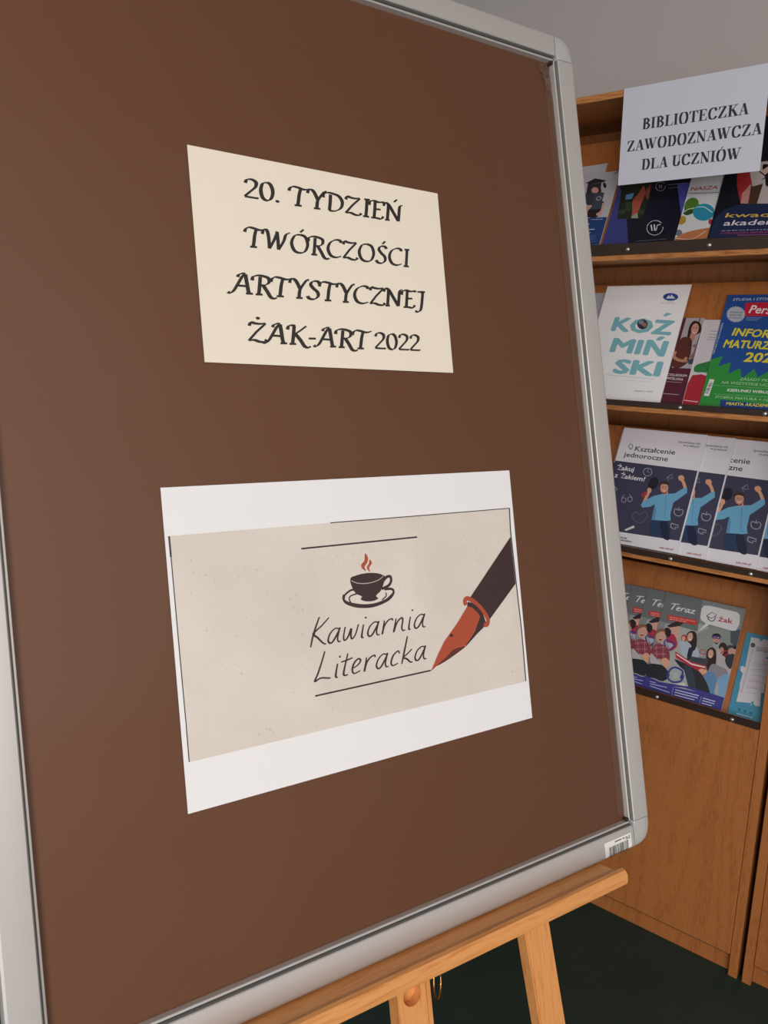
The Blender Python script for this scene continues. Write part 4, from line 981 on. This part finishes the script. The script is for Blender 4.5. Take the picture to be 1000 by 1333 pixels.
# centre post with its round recess
def post():
    u0, u1, v0, v1 = -.3535, -.3165, -.66, -.0440
    hu, hv, R_ = -.3345, -.0925, .0115
    bm = bmesh.new(); N = 24
    c0 = [bm.verts.new(E(hu + R_ * cos(2 * pi * k / N), hv + R_ * sin(2 * pi * k / N), NF)) for k in range(N)]
    c1 = [bm.verts.new(E(hu + R_ * cos(2 * pi * k / N), hv + R_ * sin(2 * pi * k / N), NF - .0120)) for k in range(N)]
    sq = []
    for k in range(N):
        t = 2 * pi * k / N; m = max(abs(cos(t)), abs(sin(t)))
        uu = hu + .0150 * cos(t) / m; vv = hv + .0150 * sin(t) / m
        sq.append(bm.verts.new(E(uu, vv, NF)))
    for k in range(N):
        j = (k + 1) % N
        bm.faces.new((c0[k], c0[j], sq[j], sq[k])); bm.faces.new((c1[k], c1[j], c0[j], c0[k]))
    bm.faces.new(c1)
    def q(*p): bm.faces.new([bm.verts.new(E(*x)) for x in p])
    a, b, c_, d = hu - .015, hu + .015, hv - .015, hv + .015
    q((u0, v0, NF), (u1, v0, NF), (u1, c_, NF), (u0, c_, NF)); q((u0, d, NF), (u1, d, NF), (u1, v1, NF), (u0, v1, NF))
    q((u0, c_, NF), (a, c_, NF), (a, d, NF), (u0, d, NF)); q((b, c_, NF), (u1, c_, NF), (u1, d, NF), (b, d, NF))
    q((u0, v0, NF), (u0, v1, NF), (u0, v1, NB), (u0, v0, NB)); q((u1, v0, NF), (u1, v1, NF), (u1, v1, NB), (u1, v0, NB))
    q((u0, v0, NB), (u1, v0, NB), (u1, v1, NB), (u0, v1, NB)); q((u0, v0, NF), (u1, v0, NF), (u1, v0, NB), (u0, v0, NB)); q((u0, v1, NF), (u1, v1, NF), (u1, v1, NB), (u0, v1, NB))
    bmesh.ops.remove_doubles(bm, verts=bm.verts[:], dist=1e-6)
    from_bm('centre_post', bm, easel, 'beech_v')
    solid('post_strip', [(u1 + .0004, v0, NF - .001), (u1 + .0070, v0, NF - .001), (u1 + .0070, v1, NF - .001), (u1 + .0004, v1, NF - .001), (u1 + .0004, v0, NB), (u1 + .0070, v0, NB), (u1 + .0070, v1, NB), (u1 + .0004, v1, NB)], 'beech_v', easel, .0008)
post()
# upper mast hidden behind the board, and the rear leg
slab('mast', UC - .018, UC + .018, -.03, .86, NF, NB, 'beech_v')
def rear():
    top = OB + BX * UC + BV * .88 + BN * (NB - .035); back = (-BN).copy(); back.z = 0; back.normalize()
    ft = Vector((foot.x, foot.y, 0)) + back * .86; ft.z = .004
    d = (ft - top); sx = BX.copy(); sx.z = 0; sx.normalize(); t2 = d.cross(sx).normalized()
    bm = bmesh.new(); vs = []
    for p in (top, ft):
        for a, b in ((-.02, -.009), (.02, -.009), (.02, .009), (-.02, .009)): vs.append(bm.verts.new(inv @ (p + sx * a + t2 * b)))
    for f in ((0, 1, 2, 3), (7, 6, 5, 4), (0, 4, 5, 1), (1, 5, 6, 2), (2, 6, 7, 3), (3, 7, 4, 0)): bm.faces.new([vs[i] for i in f])
    from_bm('rear_leg', bm, easel, 'beech_v')
rear()
# brass hook hanging under the ledge
def hook():
    bm = bmesh.new(); N, K_ = 40, 8; r = .0011; rows = []
    cu_, cv_, cn = -.2965, -.0950, -.022
    for k in range(N + 1):
        t = .9 + 2 * pi * .93 * k / N
        R_ = .0190; du = R_ * .55 * sin(t); dn = -R_ * .45 * sin(t); dv = R_ * cos(t)
        ctr = Vector((cu_ + du, cv_ + dv, cn + dn)); rad = Vector((du, dv, dn)).normalized(); nn = Vector((.45, 0, .80)).normalized()
        rows.append([bm.verts.new(E(*(ctr + rad * r * cos(2 * pi * j / K_) + nn * r * sin(2 * pi * j / K_)))) for j in range(K_)])
    for k in range(N):
        for j in range(K_): bm.faces.new((rows[k][j], rows[k][(j + 1) % K_], rows[k + 1][(j + 1) % K_], rows[k + 1][j]))
    bm.faces.new(rows[0]); bm.faces.new(rows[-1][::-1])
    o = from_bm('hook', bm, easel, 'brass'); shade(o, 3); o['label'] = 'open brass hook'
    bm = bmesh.new(); c0, c1 = [], []
    for k in range(8):
        t = 2 * pi * k / 8; c0.append(bm.verts.new(E(cu_ + .0012 * cos(t), -.0434, cn + .0012 * sin(t)))); c1.append(bm.verts.new(E(cu_ + .0012 * cos(t), cv_ + .0185, cn + .0012 * sin(t))))
    for k in range(8): bm.faces.new((c0[k], c0[(k + 1) % 8], c1[(k + 1) % 8], c1[k]))
    bm.faces.new(c0); bm.faces.new(c1)
    from_bm('hook_shank', bm, o, 'brass')
hook()
slab('ledge_bracket', -.36, -.28, -.0275, .01, NB - .0002, NB - .012, 'beech')
